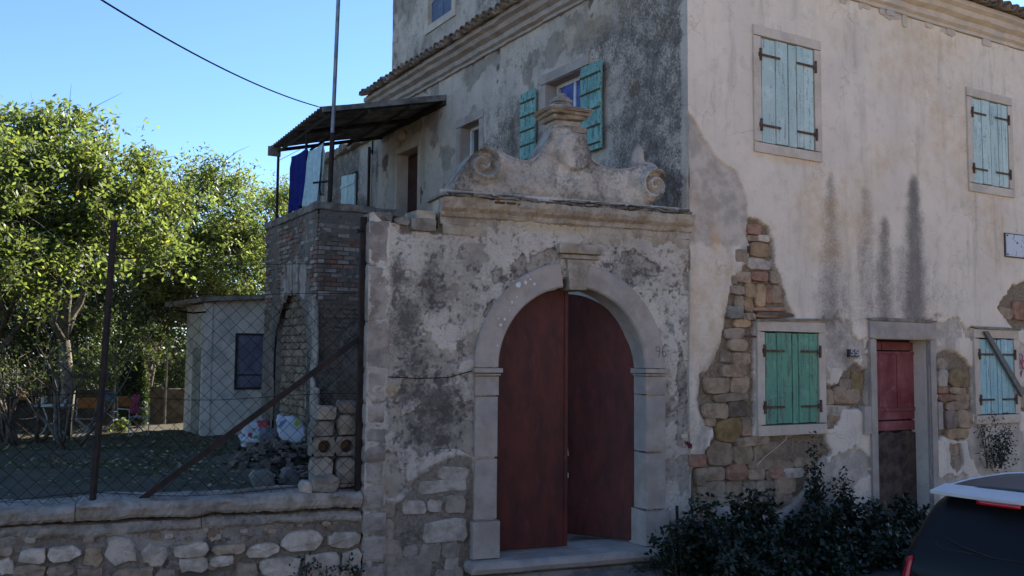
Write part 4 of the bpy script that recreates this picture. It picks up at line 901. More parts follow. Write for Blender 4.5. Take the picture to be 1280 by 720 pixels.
while z > .02:                                                   # courses below and beyond those the picture shows
    h_ = rnd.uniform(.13, .19); a = -5.2 if row else -8.9
    while a < GT0-.05:
        ww = rnd.uniform(.16, .42); b = min(a+ww, GT0-.03)
        if not (z > .35 and a > -5.3): 
            if b-a > .08: obj('stone', MB().stone(fG, a, b-.01, z-h_+.01, z-.01, -.05, rnd.uniform(.05, .09), jit=.2, n=12, ex=(.5, .8)), M['stone'], lf_, color=tone(rnd.choice((w_, g_, b_)), .8, 1.1))
        a = b+.005
    z -= h_; row += 1

# ------------------------------------------------------------------ raised brick terrace
TX, TY, TYB = 5.6, 16.3, 19.55; TZ = 2.66+ZE; TB = .45
terr = root('brick_terrace', 'crumbling raised brick terrace with an arched recess, beside the house', 'terrace', (TX, TY, .6)); TL = (TX, TY, .6)
tR = Frame((TX, TY, 0), (1, 0)); tL = Frame((TX, TY, 0), (0, -1))
ar0 = tL.px(345, 450)[0]; ar1 = tL.px(386, 450)[0]; arc_top = tL.px(366, 366)[1]; aw = (ar1-ar0)/2; am = (ar0+ar1)/2; asp = arc_top-aw*1.15
def archmask(A, Z): return (np.abs(A-am) < aw) & ((Z < asp) | ((Z-asp) < aw*1.15*np.sqrt(np.clip(1-((A-am)/aw)**2, 0, 1))))
def fnT1(A, Z):
    pl = sst(.52, .54, fbm(A*1.8, Z*1.2, 31)); band = np.exp(-((np.abs(A-am)-aw-.12)/.14)**2)*(Z < asp+.6)
    mort = 1-np.clip(pl+band, 0, 1)
    return .012+(pl*.02+band*.02)+(fbm(A*6, Z*6, 2)-.5)*.02, (mort*.8, .45*sst(.4, .6, fbm(A*2, Z*1, 35))+.3*sst(2.5, 1, Z), .4*pl, 0)
tf1 = wall_sheet('brick_face', tL, -(TYB-TY), 0, TB, TZ, .035, [], fnT1, M['low'], terr, TL, lambda A, Z: ~archmask(A, Z))
tf2 = wall_sheet('brick_face', tR, 0, CX-TX, TB, TZ, .035, [], fnT1, M['low'], terr, TL)
nb_ = MB(); nb_.wbox(TX+.55, CX-.01, TY+.02, TYB, TB, TZ); nb_.wbox(TX+.005, TX+.56, TY+.02, TY-ar1-.0, TB, TZ); nb_.wbox(TX+.005, TX+.56, TY-ar0, TYB, TB, TZ)
nb_.box(tL, ar0, ar1, arc_top+.02, TZ, -.55, .0)
obj('terrace_core', nb_, M['low'], terr)
bm_ = bpy.data.meshes.new('brick'); q = MB().box(Frame((0, 0, 0), (1, 0)), -.5, .5, 0, 1, -.5, .5, .03); bm_.from_pydata(q.v, [], q.f); bm_.materials.append(M['brick'])
def bcol():
    r = rnd.random(); j = rnd.uniform(.7, 1.2)
    c = (.25, .145, .115) if r < .22 else ((.21, .175, .155) if r < .6 else (.31, .28, .26)); return tuple(v*j for v in c)
bl = []
for fr, lo, hi in ((tL, -(TYB-TY), 0.0), (tR, 0.0, 1.0)):
    z = TB+.02; row = 0
    while z < TZ-.09:
        a = lo+(.0 if row % 2 else -.12)
        while a < hi-.05:
            ww = .235; b0 = max(a, lo); b1 = min(a+ww-.012, hi)
            if b1-b0 > .06:
                mx_ = (b0+b1)/2; inn = fr is tL and bool(archmask(np.array(mx_), np.array(z+.03)).item()) 
                nearv = fr is tL and any(bool(archmask(np.array(v), np.array(z+.03)).item()) for v in (b0, b1))
                pl = float(fbm(mx_*1.8, z*1.2, 31))
                if not inn and not nearv and rnd.random() < (.93 if z > TZ-1.5 else .75) and (pl < .51 or z > TZ-.9):
                    bl.append((z, fr, b0, b1))
            a += ww
        z += .082; row += 1
bl.sort(key=lambda t: -t[0]); rest = MB()
for i, (z, fr, b0, b1) in enumerate(bl):
    d = rnd.uniform(.012, .04)
    if i < 295:
        p = fr.pt((b0+b1)/2, z+rnd.uniform(-.004, .004), d-.045)
        share('brick', bm_, terr, p, rotz=fr.ang+rnd.uniform(-.02, .02), scale=(b1-b0, .10, .068), color=bcol())
    else: rest.box(fr, b0, b1, z, z+.068, -.03, d, .006)
kind(obj('lower_brickwork', rest, M['brick'], terr, color=(.17, .135, .12)), 'stuff')
def fnT2(A, Z): return -.13+(fbm(A*5, Z*5, 2)-.5)*.06, (.6, .5, 0, 0)
rec = wall_sheet('recess_back', tL, ar0, ar1, TB, arc_top+.02, .04, [], fnT2, M['low'], terr, TL)
z = TB
while z < arc_top-.1:
    h_ = rnd.uniform(.12, .2); a = ar0
    while a < ar1-.05:
        ww = rnd.uniform(.18, .36); obj('stone', MB().stone(tL, a, min(a+ww, ar1), z, z+h_-.012, -.17, rnd.uniform(-.11, -.08)), M['stone'], rec, color=tone(g_, .5, .9)); a += ww+.01
    z += h_
# plaster shanks hanging over the arch
for x0, y0, x1, y1 in ((354, 335, 358, 378), (360, 328, 366, 370), (369, 322, 374, 366), (377, 326, 384, 372), (388, 370, 396, 470), (386, 395, 391, 520), (388, 480, 398, 590), (386, 470, 396, 540)):
    a0, z1 = tL.px(x0, y0); a1, z0 = tL.px(x1, y1)
    obj('plaster_patch', MB().stone(tL, a0, a1, z0, z1, .0, .042, jit=.35, n=14, tilt=0), M['pilaster'], terr)
# slab on top
def rough_slab(fr, a0, a1, z0, z1, d0, d1, mat, parent, name='coping_slab'):
    m = MB(); N = max(3, int((a1-a0)/.12)); 
    for i in range(N+1):
        x = a0+(a1-a0)*i/N
        for dd_, zz in ((d0, z0), (d1-.01, z0), (d1, z0+.03), (d1, z1-.02), (d1-.03, z1), (d0, z1)): m.v.append(fr.pt(x, zz+rnd.uniform(-.008, .008), dd_+rnd.uniform(-.01, .01)))
    for i in range(N):
        for k in range(6): j = (k+1) % 6; m.f.append((i*6+k, i*6+j, (i+1)*6+j, (i+1)*6+k))
    m.f.append((5, 4, 3, 2, 1, 0)); m.f.append(tuple(N*6+k for k in range(6))); obj(name, m, mat, parent)
a = -(TYB-TY)-.02
for k in range(3): rough_slab(tL, a+k*1.1, min(a+(k+1)*1.1-.006, -.36), TZ+.001, TZ+.145, -.34, .07, M['concrete'], terr)
rough_slab(tR, -.07, 1.05, TZ+.001, TZ+.145, -.36, .07, M['concrete'], terr); rough_slab(tR, 1.06, 1.5, TZ-.02, TZ+.12, -.34, .11, M['concrete'], terr)
obj('terrace_floor', MB().wbox(TX+.3, CX-.02, TY+.3, TYB-.05, TZ-.5, TZ-.45), M['concrete'], terr)
dn = MB().box(tR, 1.52, CX-TX-.01, TZ-.2, TZ-.02, -.3, .03, .01); obj('terrace_edge', dn, M['concrete'], terr)

# ------------------------------------------------------------------ sheet metal canopy over the terrace
cy0, cy1 = CY+7.03, CY+10.3; ox = 5.72; zi, zo = 5.16+ZE, 4.56+ZE
can = root('metal_canopy', 'dark corrugated metal canopy over the terrace, resting on thin iron posts', 'canopy', (ox, TYB-.1, TZ+.14)); CL = (ox, TYB-.1, TZ+.14)
def canz(x, y): return zo+(zi-zo)*(x-ox)/(CX-ox)-(y-cy0)*.035
m = MB(); ny = 150; nx = 8
for j in range(ny+1):
    y = cy0+(cy1-cy0)*j/ny
    for i in range(nx+1):
        x = ox-.12+(CX-.02-ox+.12)*i/nx; m.v.append((x, y, canz(x, y)+.028*math.sin(2*PI*(y-cy0)/.16)+.01*math.sin(x*3+y)))
for j in range(ny):
    for i in range(nx): b = j*(nx+1)+i; m.f.append((b, b+1, b+nx+2, b+nx+1))
# give the sheet a real thickness
nv = len(m.v); nf = list(m.f); m.v += [(x, y, z+.012) for x, y, z in m.v]; m.f += [tuple(reversed([i+nv for i in f])) for f in nf]
obj('corrugated_sheet', m, M['corr'], can, smooth=True)
for y in (cy0+.06, (cy0+cy1)/2, cy1-.06):
    obj('rafter', MB().tube([(ox-.05, y, canz(ox-.05, y)-.075), (CX-.02, y, canz(CX, y)-.075)], .04, 4), M['blackwood'], can)
for x in (ox+.03, ox+.8, ox+1.65):
    obj('purlin', MB().tube([(x, cy0-.05, canz(x, cy0)-.14), (x, cy1+.03, canz(x, cy1)-.14)], .035, 4), M['blackwood'], can)
obj('fascia_board', MB().wbox(CX-.12, CX-.01, cy0-.03, cy1, canz(CX, cy0)-.20, canz(CX, cy0)-.10), M['blackwood'], can)
obj('edge_board', MB().add([(ox-.1, cy0-.035, canz(ox-.1, cy0)-.07), (CX-.01, cy0-.035, canz(CX, cy0)-.09), (CX-.01, cy0-.035, canz(CX, cy0)+.02), (ox-.1, cy0-.035, canz(ox-.1, cy0)+.02), (ox-.1, cy0-.005, canz(ox-.1, cy0)-.07), (CX-.01, cy0-.005, canz(CX, cy0)-.09), (CX-.01, cy0-.005, canz(CX, cy0)+.02), (ox-.1, cy0-.005, canz(ox-.1, cy0)+.02)], [(0, 1, 2, 3), (7, 6, 5, 4), (0, 4, 5, 1), (3, 2, 6, 7), (1, 5, 6, 2), (0, 3, 7, 4)]), M['corr'], can)
P1 = (ox+.03, TYB-.12); zt_ = canz(P1[0], P1[1])-.16
obj('post', MB().tube([(P1[0], P1[1], TZ+.14), (P1[0], P1[1], zt_)], .03, 8), M['iron'], can)
obj('end_bracket', MB().wbox(P1[0]-.22, P1[0]+.04, P1[1]-.03, P1[1]+.03, zt_-.08, zt_+.12), M['greywood'], can)
x2, y2, _ = ony(382, 220, 18.0); x2 = ox+.05; r = ray(382, 220); y2 = r[1]/r[0]*x2
obj('post', MB().tube([(x2, y2, TZ+.14), (x2, y2, canz(x2, y2)-.15)], .028, 8), M['iron'], can)
obj('washing_line', MB().tube([(ox+.0, cy0+.2, 3.98+ZE+.15), (ox+.0, (cy0+cy1)/2, 3.93+ZE+.15), (P1[0], P1[1], 3.98+ZE+.15)], .006, 4), M['wire'], can)
# washing
def towel(label, name, yA, yB, x, zt0, zb0, mat, seed, loc=None):
    m = MB(); nu, nvv = 22, 30
    for side in (0, 1):
        for j in range(nvv+1):
            for i in range(nu+1):
                y = yA+(yB-yA)*i/nu; k = j/nvv; zb = zb0+(.22 if side else 0)+.05*math.sin(i*.5+seed)
                f_ = .055*math.sin(i*.85+seed+k*1.5)*(k**.5)+.015*math.sin(i*2.3+seed*2)*k
                m.v.append((x+(.035 if side else -.035)*min(1, k*5)+f_, y+.02*math.sin(k*5+seed)*k+(.05*k*(i/nu-.5)), zt0+(zb-zt0)*k-.03*math.sin(PI*i/nu)))
    n1_ = (nu+1)*(nvv+1)
    for s_ in (0, 1):
        for j in range(nvv):
            for i in range(nu): b = s_*n1_+j*(nu+1)+i; m.f.append((b, b+1, b+nu+2, b+nu+1))
    o = obj(name, m, mat, None, (x, (yA+yB)/2, zb0), smooth=True); md = o.modifiers.new('thickness', 'SOLIDIFY'); md.thickness = .008
    return o
tb_ = simple('blue_towel', (.018, .024, .15), .95, 0, .15, 9, .01, .1); tm_ = simple('mint_towel', (.42, .55, .56), .95, 0, .1, 9, .01, .1)
xl = ox-.02
def yat(px, x): r = ray(px, 200); return r[1]/r[0]*x
tag(towel('', 'towel', yat(383, xl), yat(364, xl), xl, ray(374, 190)[2]/ray(374, 190)[0]*xl+EYE, ray(374, 262)[2]/ray(374, 262)[0]*xl+EYE, tb_, 1.0), 'deep blue towel hanging on the line under the canopy', 'towel', 'washing hung under the canopy')
tag(towel('', 'towel', yat(403, xl), yat(385, xl), xl, ray(394, 184)[2]/ray(394, 184)[0]*xl+EYE, ray(394, 256)[2]/ray(394, 256)[0]*xl+EYE, tm_, 2.6), 'pale mint towel hanging beside the mast under the canopy', 'towel', 'washing hung under the canopy')
# antenna mast and cable
b0 = ony(412, 252, TY-.05); t1 = ony(425.5, -60, TY-.05)
mast = root('antenna_mast', 'tall thin leaning metal mast rising from the brick terrace past the canopy', 'mast', b0)
mid = tuple(b0[i]+(t1[i]-b0[i])*.27 for i in range(3))
obj('pole', MB().tube([b0, mid], .045, 10), M['iron'], mast); obj('upper_pole', MB().tube([mid, t1], .036, 10), simple('steel', (.22, .23, .25), .45, .6, .2), mast)
obj('bracket', MB().tube([tuple(b0[i]+(t1[i]-b0[i])*.08 for i in range(3)), (b0[0]-.25, b0[1]+.2, b0[2]+.35)], .02, 6), M['iron'], mast)
c0 = ony(100, -17, 12.0); c1 = ony(400, 134, cy1-.4); pts = []
for i in range(31):
    k = i/30; pts.append(tuple(c0[j]+(c1[j]-c0[j])*k-(.17*4*k*(1-k) if j == 2 else 0) for j in range(3)))
tag(obj('overhead_cable', MB().tube(pts, .013, 5), M['wire'], None), 'thin black cable crossing the open sky down to the canopy', 'cable')

# ------------------------------------------------------------------ iron posts and chain link fence
fen = root('wire_fence', 'rusty chain link fence with iron posts and a slanting brace on the low wall', 'fence', fG.pt(-1.42, 1.07, -.12))
def gp_(x, y, d=-.12): a, z = fG.px(x, y, d); return fG.pt(a, z, d)
a_, zt_ = fG.px(455, 271, -.05)
obj('post', MB().box(fG, a_-.03, a_+.035, 1.07, zt_, -.12, -.105).box(fG, a_-.03, a_-.015, 1.07, zt_, -.104, -.05), M['iron'], fen)
obj('post_edge', MB().box(fG, a_-.032, a_+.036, 1.07, zt_-.0, -.05, -.035), M['iron'], fen)
p0 = fG.px(453, 420, -.09); p1 = fG.px(172, 628, -.09); dxx, dzz = p1[0]-p0[0], p1[1]-p0[1]; L_ = math.hypot(dxx, dzz); nx_, nz_ = -dzz/L_*.03, dxx/L_*.03
obj('brace', MB().prism(fG, [(p0[0]+nx_, p0[1]+nz_), (p0[0]-nx_, p0[1]-nz_), (p1[0]-nx_, p1[1]-nz_), (p1[0]+nx_, p1[1]+nz_)], -.12, -.07), M['iron'], fen)
pA = fG.px(143, 276, -.1); pB = fG.px(114, 640, -.1)
q = MB(); q.tube([fG.pt(pB[0], pB[1]-.1, -.1), fG.pt((pA[0]+pB[0])/2+.01, (pA[1]+pB[1])/2, -.1), fG.pt(pA[0], pA[1], -.1)], .034, 4)
obj('post', q, M['iron'], fen)
wm = MB(); fz0, fz1 = 1.07, 3.28; fa0, fa1 = -9.0, a_-.01; step = .15; rw = .0026
def wire(p, q_, r=rw):
    wm.tube([p, q_], r, 3, False)
n_ = int((fa1-fa0)/step)
def zoff(a, z): return .03*math.sin(a*2.1)+.012*math.sin(z*6+a*5)
rows = int((fz1-fz0)/step)
def Q(i, k):
    a = fa1-i*step*.5; z = fz0+k*step*.5; return fG.pt(a+.006*math.sin(k*.7+i*.3), z+.03*math.sin(a*1.7)*((z-fz0)/(fz1-fz0))+.004*math.sin(i), -.12+zoff(a, z))
for i in range(0, 2*n_):
    for k in range(0, 2*rows):
        if (i+k) % 2 == 0: wire(Q(i, k), Q(i+1, k+1)) if i < 2*n_ else None
        else: wire(Q(i+1, k), Q(i, k+1))
kind(obj('wire_mesh', wm, M['wire'], fen), 'stuff')
for zz in (1.15, 2.15, 3.27, 3.60):
    P = [fG.pt(fa1-i*.3, zz+(-.0 if zz < 3.5 else 0)+.02*math.sin(i*.8)-.05*math.sin(PI*((i*.3) % 2.7)/2.7), -.12) for i in range(26)]
    obj('tension_wire', MB().tube(P, .003, 4), M['wire'], fen)
P = []
for i in range(40):
    t = i*.5; P.append(fG.pt(a_-.02+.05*math.cos(t), zt_-.16+.02*math.sin(t*.7), -.08+.05*math.sin(t)))
obj('tie_wire', MB().tube(P, .004, 4), M['wire'], fen)

# ------------------------------------------------------------------ stacked blocks on the coping by the post
wtop = 1.08
def blk(name, label, cat, x0, y0, x1, y1, d0, d1, c, jit=.08, grp='blocks stacked by the iron post', zb=None):
    a0, z1 = fG.px(x0, y0, d1); a1, z0 = fG.px(x1, y1, d1); z0 = zb if zb is not None else z0
    return z1, tag(obj(name, MB().stone(fG, a0, a1, z0, z1, d0, d1, jit=jit, n=12, tilt=0), M['stone'], None, color=c), label, cat, grp)
cgr = (.30, .285, .265)
z1a, _ = blk('concrete_block', 'pale square block at the bottom left of the stack by the iron post', 'block', 391, 571, 417, 598, -.38, -.13, cgr, zb=wtop)
z1b, _ = blk('concrete_block', 'grey square block at the bottom right of the stack, touching the iron post', 'block', 420, 571, 447, 598, -.38, -.13, (.25, .24, .225), zb=wtop)
a0 = fG.px(390, 545, -.13)[0]; a1 = fG.px(448, 545, -.13)[0]; zb_ = max(z1a, z1b)+.002; zt_ = zb_+.21
hb = MB(); N = 14; cxs = [a0+(a1-a0)*.27, a0+(a1-a0)*.75]; cc = (zb_+zt_)/2; rr = .072
# block front with two round holes: ring strips between each hole and its half of the face
for h in (0, 1):
    b0 = a0+(a1-a0)*.5*h; b1 = b0+(a1-a0)*.5; cx = cxs[h]; base = len(hb.v); inner = []; outer = []
    for i in range(16):
        t = 2*PI*i/16; c, s_ = math.cos(t), math.sin(t)
        kx = ((b1-cx) if c > 0 else (cx-b0))/max(abs(c), 1e-6); kz = ((zt_-zb_)/2)/max(abs(s_), 1e-6); k = min(kx, kz)
        inner.append((cx+rr*c, cc+rr*s_)); outer.append((cx+k*c, cc+k*s_))
    for d in (-.13,): 
        hb.v += [fG.pt(a, z, d) for a, z in inner]+[fG.pt(a, z, d) for a, z in outer]+[fG.pt(a, z, -.36) for a, z in inner]
    for i in range(16):
        j = (i+1) % 16; hb.f += [(base+i, base+16+i, base+16+j, base+j), (base+32+i, base+i, base+j, base+32+j)]
hb.box(fG, a0, a1, zb_, zt_, -.38, -.36)
b = len(hb.v)
for a, z, d in ((a0, zb_, -.37), (a1, zb_, -.37), (a1, zt_, -.37), (a0, zt_, -.37), (a0, zb_, -.13), (a1, zb_, -.13), (a1, zt_, -.13), (a0, zt_, -.13)): hb.v.append(fG.pt(a, z, d))
hb.f += [(b, b+1, b+5, b+4), (b+1, b+2, b+6, b+5), (b+2, b+3, b+7, b+6), (b+3, b, b+4, b+7)]
tag(obj('hollow_block', hb, M['stone'], None, color=(.22, .21, .19)), 'hollow concrete block with two round holes in the middle of the stack', 'block', 'blocks stacked by the iron post')
z2a, _ = blk('stone_block', 'small pale stone on the left above the hollow block', 'stone', 393, 526, 418, 544, -.36, -.15, (.24, .22, .2), zb=zt_+.002)
z2b, _ = blk('stone_block', 'squarish stone on the right above the hollow block', 'stone', 422, 518, 447, 544, -.36, -.15, (.30, .27, .24), zb=zt_+.002)
blk('stone_block', 'pale pointed stone at the top left of the stack', 'stone', 396, 508, 421, 525, -.36, -.14, (.34, .31, .28), .12, zb=z2a+.002)
blk('stone_block', 'rounded grey brown stone at the very top of the stack by the post', 'stone', 424, 501, 449, 519, -.36, -.16, (.22, .2, .18), .12, zb=z2b+.002)
blk('fallen_stone', 'whitish fist sized stone lying on the coping below the stack', 'stone', 377, 602, 392, 613, -.14, .04, (.42, .4, .37), .15, None, zb=1.075)
blk('flat_stone', 'flat grey stone lying on the coping under the blocks', 'stone', 390, 596, 425, 610, -.12, .06, (.26, .245, .22), .15, None, zb=1.07)
a0, z0_ = fG.px(292, 618, -.2); a1, z1_ = fG.px(388, 602, -.2)
tag(obj('wooden_plank', MB().prism(fG, [(a0, 1.08), (a1, 1.10), (a1, 1.135), (a0, 1.11)], -.3, -.2, .004), M['greywood'], None), 'thin grey plank lying along the coping left of the blocks', 'plank')

# ------------------------------------------------------------------ rubble, sacks and bags at the foot of the terrace
rub = MB()
for k in range(900):
    t = rnd.random(); px_, py_ = rnd.gauss(352, 26), 562+abs(rnd.gauss(0, 20)); 
    if py_ > 604 or k > 300: continue
    x, y, z = onz(px_, py_, GZ+.06); fr = Frame((x, y, 0), (math.cos(k), math.sin(k))); s_ = rnd.choice((.02, .03, .04, .06, .09)); zz = GZ-.02+.30*math.exp(-((x-hpx)/.8)**2-((y-hpy)/1.3)**2)+rnd.uniform(-.02, .04)
    rub.stone(fr, -s_, s_, zz, zz+s_*1.1, -s_*.7, s_*.7, jit=.3, n=5)
kind(tag(obj('rubble', rub, M['stone'], None, color=(.15, .13, .115)), 'heap of broken stone and earth rubble at the foot of the brick terrace', 'rubble'), 'stuff')
for i, (x0, y0, wv, hv, dv, c, lb) in enumerate(((330, 604, .34, .13, .25, (.22, .21, .2), 'broad flat grey stone half buried left in the rubble heap'), (352, 571, .3, .13, .22, (.2, .18, .16), 'brown grey stone in the middle of the rubble heap'), (362, 600, .22, .12, .2, (.19, .19, .2), 'angular grey stone at the front right of the rubble heap'))):
    x, y, z = onz(x0, y0, GZ+.05); fr = Frame((x, y, 0), (1, -.1)); tag(obj('rubble_stone', MB().stone(fr, -wv/2, wv/2, GZ-.05, GZ+.1+hv, -dv/2, dv/2, jit=.25, n=8), M['stone'], None, color=c), lb, 'stone', 'larger stones in the rubble heap')
def bag(fr, w_, h_, d_, mat, parent, name, seed, slump=.2):
    m = MB(); nu, nv2 = 18, 14; b = 0
    for j in range(nv2+1):
        k = j/nv2; rz = min(1, .78+.9*k)*(1 if k < .96 else .8)
        for i in range(nu):
            t = 2*PI*i/nu; c, s_ = math.cos(t), math.sin(t); n0 = float(fbm(math.cos(t)*2+seed, k*3+math.sin(t)*2, seed))-.5; n1_ = float(fbm(math.cos(t)*6+seed, k*8+math.sin(t)*6, seed+3))-.5
            r = rz*(1+n0*.9+n1_*.5); pinch = 1-.15*sst(.75, 1, np.array(k))
            x = w_/2*r*math.copysign(abs(c)**.45, c)*pinch; y = d_/2*r*math.copysign(abs(s_)**.45, s_)*pinch
            p = fr.pt(x+slump*k*h_*.5, h_*k+.12*n0+.25*slump*x, 0); q_ = fr.n*y; m.v.append((p[0]+q_[0], p[1]+q_[1], p[2]+fr.P[2]))
    for j in range(nv2):
        for i in range(nu): j2 = (i+1) % nu; m.f.append((j*nu+i, j*nu+j2, (j+1)*nu+j2, (j+1)*nu+i))
    m.f.append(tuple(nu-1-i for i in range(nu))); m.f.append(tuple(nv2*nu+i for i in range(nu)))
    return obj(name, m, mat, parent, smooth=True)
def bagmat(name, base, spots):
    t = NT(name); c = base
    for sc, th, cl, off in spots:
        n = t.noise(sc, 2, .4, t.map((1, 1, 1), None)); v = t.node('ShaderNodeVectorMath', operation='ADD'); t.inp(v.inputs[0], t.pos); v.inputs[1].default_value = (off, off*2, off*.7)
        n = t.noise(sc, 2, .4, v.outputs[0]); c = t.mix(t.ss(n, th, th+.03), c, cl)
    w_n = t.noise(25, 4, .7, dist=1.5); return t.out(c, .35, t.bump(w_n, .02, .8), 0, .5)
mb1 = bagmat('printed_bag', (.50, .52, .56), ((5, .56, (.38, .05, .05), 3), (6, .6, (.06, .09, .28), 9), (7, .62, (.08, .2, .08), 15)))
mb2 = bagmat('grey_sack', (.13, .13, .145), ((4, .6, (.07, .07, .08), 3),)); mb3 = bagmat('white_bag', (.46, .49, .55), ((7, .66, (.12, .16, .3), 4), (4, .63, (.30, .36, .05), 12)))
x, y, z = onz(316, 561, GZ+.0); fb = Frame((x, y, GZ+.06), (1, -.2)); tag(bag(fb, .50, .50, .38, mb1, None, 'plastic_bag', 3), 'crumpled white plastic bag printed in red and blue, on the rubble', 'bag', 'bags dumped below the terrace')
x, y, z = onz(334, 556, GZ+.1); fb = Frame((x+.05, y+.1, GZ+.12), (1, -.2)); tag(bag(fb, .42, .34, .4, mb2, None, 'sack', 8), 'small dark grey sack slumped between the two plastic bags', 'sack', 'bags dumped below the terrace')
r = ray(366, 553); x = 5.28; y = r[1]/r[0]*x; fb = Frame((x, y, r[2]/r[0]*x+EYE), (.97, -.25)); tag(bag(fb, .40, .46, .16, mb3, None, 'shopping_bag', 15, -.35), 'white shopping bag with yellow green print leaning on the brick pier', 'bag', 'bags dumped below the terrace')
x, y, z = onz(379, 578, GZ); fb = Frame((x, y, GZ+.1), (1, 0)); tag(bag(fb, .16, .15, .12, mb3, None, 'plastic_scrap', 22), 'small white plastic scrap on the rubble by the pier', 'litter')

# ------------------------------------------------------------------ white shed
sx, sy, _ = onz(252, 543, GZ+.05); shd = root('garden_shed', 'small whitewashed shed with a thin overhanging roof behind the chain link fence', 'shed', (sx, sy, GZ)); SL = (sx, sy, GZ)
sF = Frame((sx, sy, 0), (1, -.04)); sS = Frame((sx, sy, 0), (-.25, .97)); 
hz = sF.px(253, 378)[1]; hz2 = sF.px(340, 372)[1]; Wd = 3.0
sleft = onz(229, 534, GZ+.05); ul = (sleft[0]-sx, sleft[1]-sy); ln = math.hypot(*ul); ul = (ul[0]/ln, ul[1]/ln)
p0, p1, p2, p3 = (sx, sy), sF.pt(Wd, 0)[:2], (sF.pt(Wd, 0)[0]+ul[0]*ln, sF.pt(Wd, 0)[1]+ul[1]*ln), (sleft[0], sleft[1])
m = MB(); 
for (x, y), zt_ in zip((p0, p1, p2, p3), (hz, hz2+.12, hz2+.12, hz)): m.v += [(x, y, GZ-.2), (x, y, zt_)]
m.f = [(0, 2, 3, 1), (2, 4, 5, 3), (4, 6, 7, 5), (6, 0, 1, 7), (1, 3, 5, 7)]
obj('wall', m, M['shedwall'], shd)
m = MB(); e = .25
for (x, y), zt_, (ex, ey) in zip((p0, p1, p2, p3), (hz, hz2+.12, hz2+.12, hz), ((-.12, -.3), (.3, -.3), (.3, .3), (-.5, .3))):
    m.v += [(x+ex, y+ey, zt_+.003), (x+ex, y+ey, zt_+.11)]
m.f = [(0, 2, 3, 1), (2, 4, 5, 3), (4, 6, 7, 5), (6, 0, 1, 7), (1, 3, 5, 7), (0, 6, 4, 2)]
obj('roof', m, M['concrete'], shd)
obj('corner_post', MB().box(sF, -.03, .16, GZ-.1, hz-.01, .0, .03), M['shedwall'], shd)
a0, z1 = sF.px(297, 419); a1, z0 = sF.px(338, 484)
wn = obj('window', MB().box(sF, a0, a1, z0, z1, .0, .01), simple('plastic_sheet', (.16, .16, .22), .35, 0, .2, 3, .01, .5), shd)
for q in ((a0-.05, a0, z0-.05, z1+.05), (a1, a1+.05, z0-.05, z1+.05), (a0, a1, z1, z1+.05), (a0, a1, z0-.05, z0), (a0, a1, z0+.28, z0+.31)): obj('frame', MB().box(sF, *q, .0, .045), M['blackwood'], wn)
dF = Frame((p3[0], p3[1], 0), (-ul[0], -ul[1])); obj('door', MB().box(dF, ln*.45, ln*.85, GZ, GZ+2.05, .0, .02), simple('cream_door', (.3, .29, .25), .7), shd)
obj('cable', MB().tube([sF.pt(-.9, hz-.18, .1), sF.pt(-.3, hz-.26, .1), sF.pt(0, hz-.22, .05)], .02, 5), M['wire'], shd)
# ------------------------------------------------------------------ foliage
def leaves(name, C_, L, W_, mat, parent, loc, up=.5, droop=.0, seed=0, hue=None):   # C_: leaf centres, one folded kite each
    r = np.random.RandomState(seed); n = len(C_)
    nrm = r.normal(size=(n, 3)); nrm[:, 2] = np.abs(nrm[:, 2])*1.0+up; nrm /= np.linalg.norm(nrm, axis=1)[:, None]
    t = r.normal(size=(n, 3)); t[:, 2] -= droop; t -= nrm*(t*nrm).sum(1)[:, None]; t /= np.linalg.norm(t, axis=1)[:, None]; b = np.cross(nrm, t)
    l = L*r.uniform(.6, 1.25, n)[:, None]; wv = W_*r.uniform(.7, 1.2, n)[:, None]
    V = np.stack([C_-t*l*.5, C_-t*l*.05+b*wv*.5-nrm*l*.06, C_+t*l*.5-nrm*l*.10, C_-t*l*.05-b*wv*.5-nrm*l*.06], 1)-np.array(loc)
    me = bpy.data.meshes.new(name); me.vertices.add(4*n); me.vertices.foreach_set('co', V.astype(np.float32).ravel())
    me.loops.add(4*n); me.loops.foreach_set('vertex_index', np.arange(4*n, dtype=np.int32)); me.polygons.add(n)
    me.polygons.foreach_set('loop_start', np.arange(0, 4*n, 4, dtype=np.int32)); me.polygons.foreach_set('loop_total', np.full(n, 4, np.int32)); me.update(calc_edges=True)
    j = r.uniform(.65, 1.35, n); y = (r.rand(n) < .05)*r.uniform(.2, 1, n); cc = np.stack([j*(1+.9*y), j*(1+.35*y), j*(1-.3*y), np.ones(n)], 1)
    at = me.attributes.new('lc', 'FLOAT_COLOR', 'POINT'); at.data.foreach_set('color', np.repeat(cc, 4, 0).astype(np.float32).ravel())
    me.materials.append(mat); o = bpy.data.objects.new(name, me); link(o, parent, loc); return o
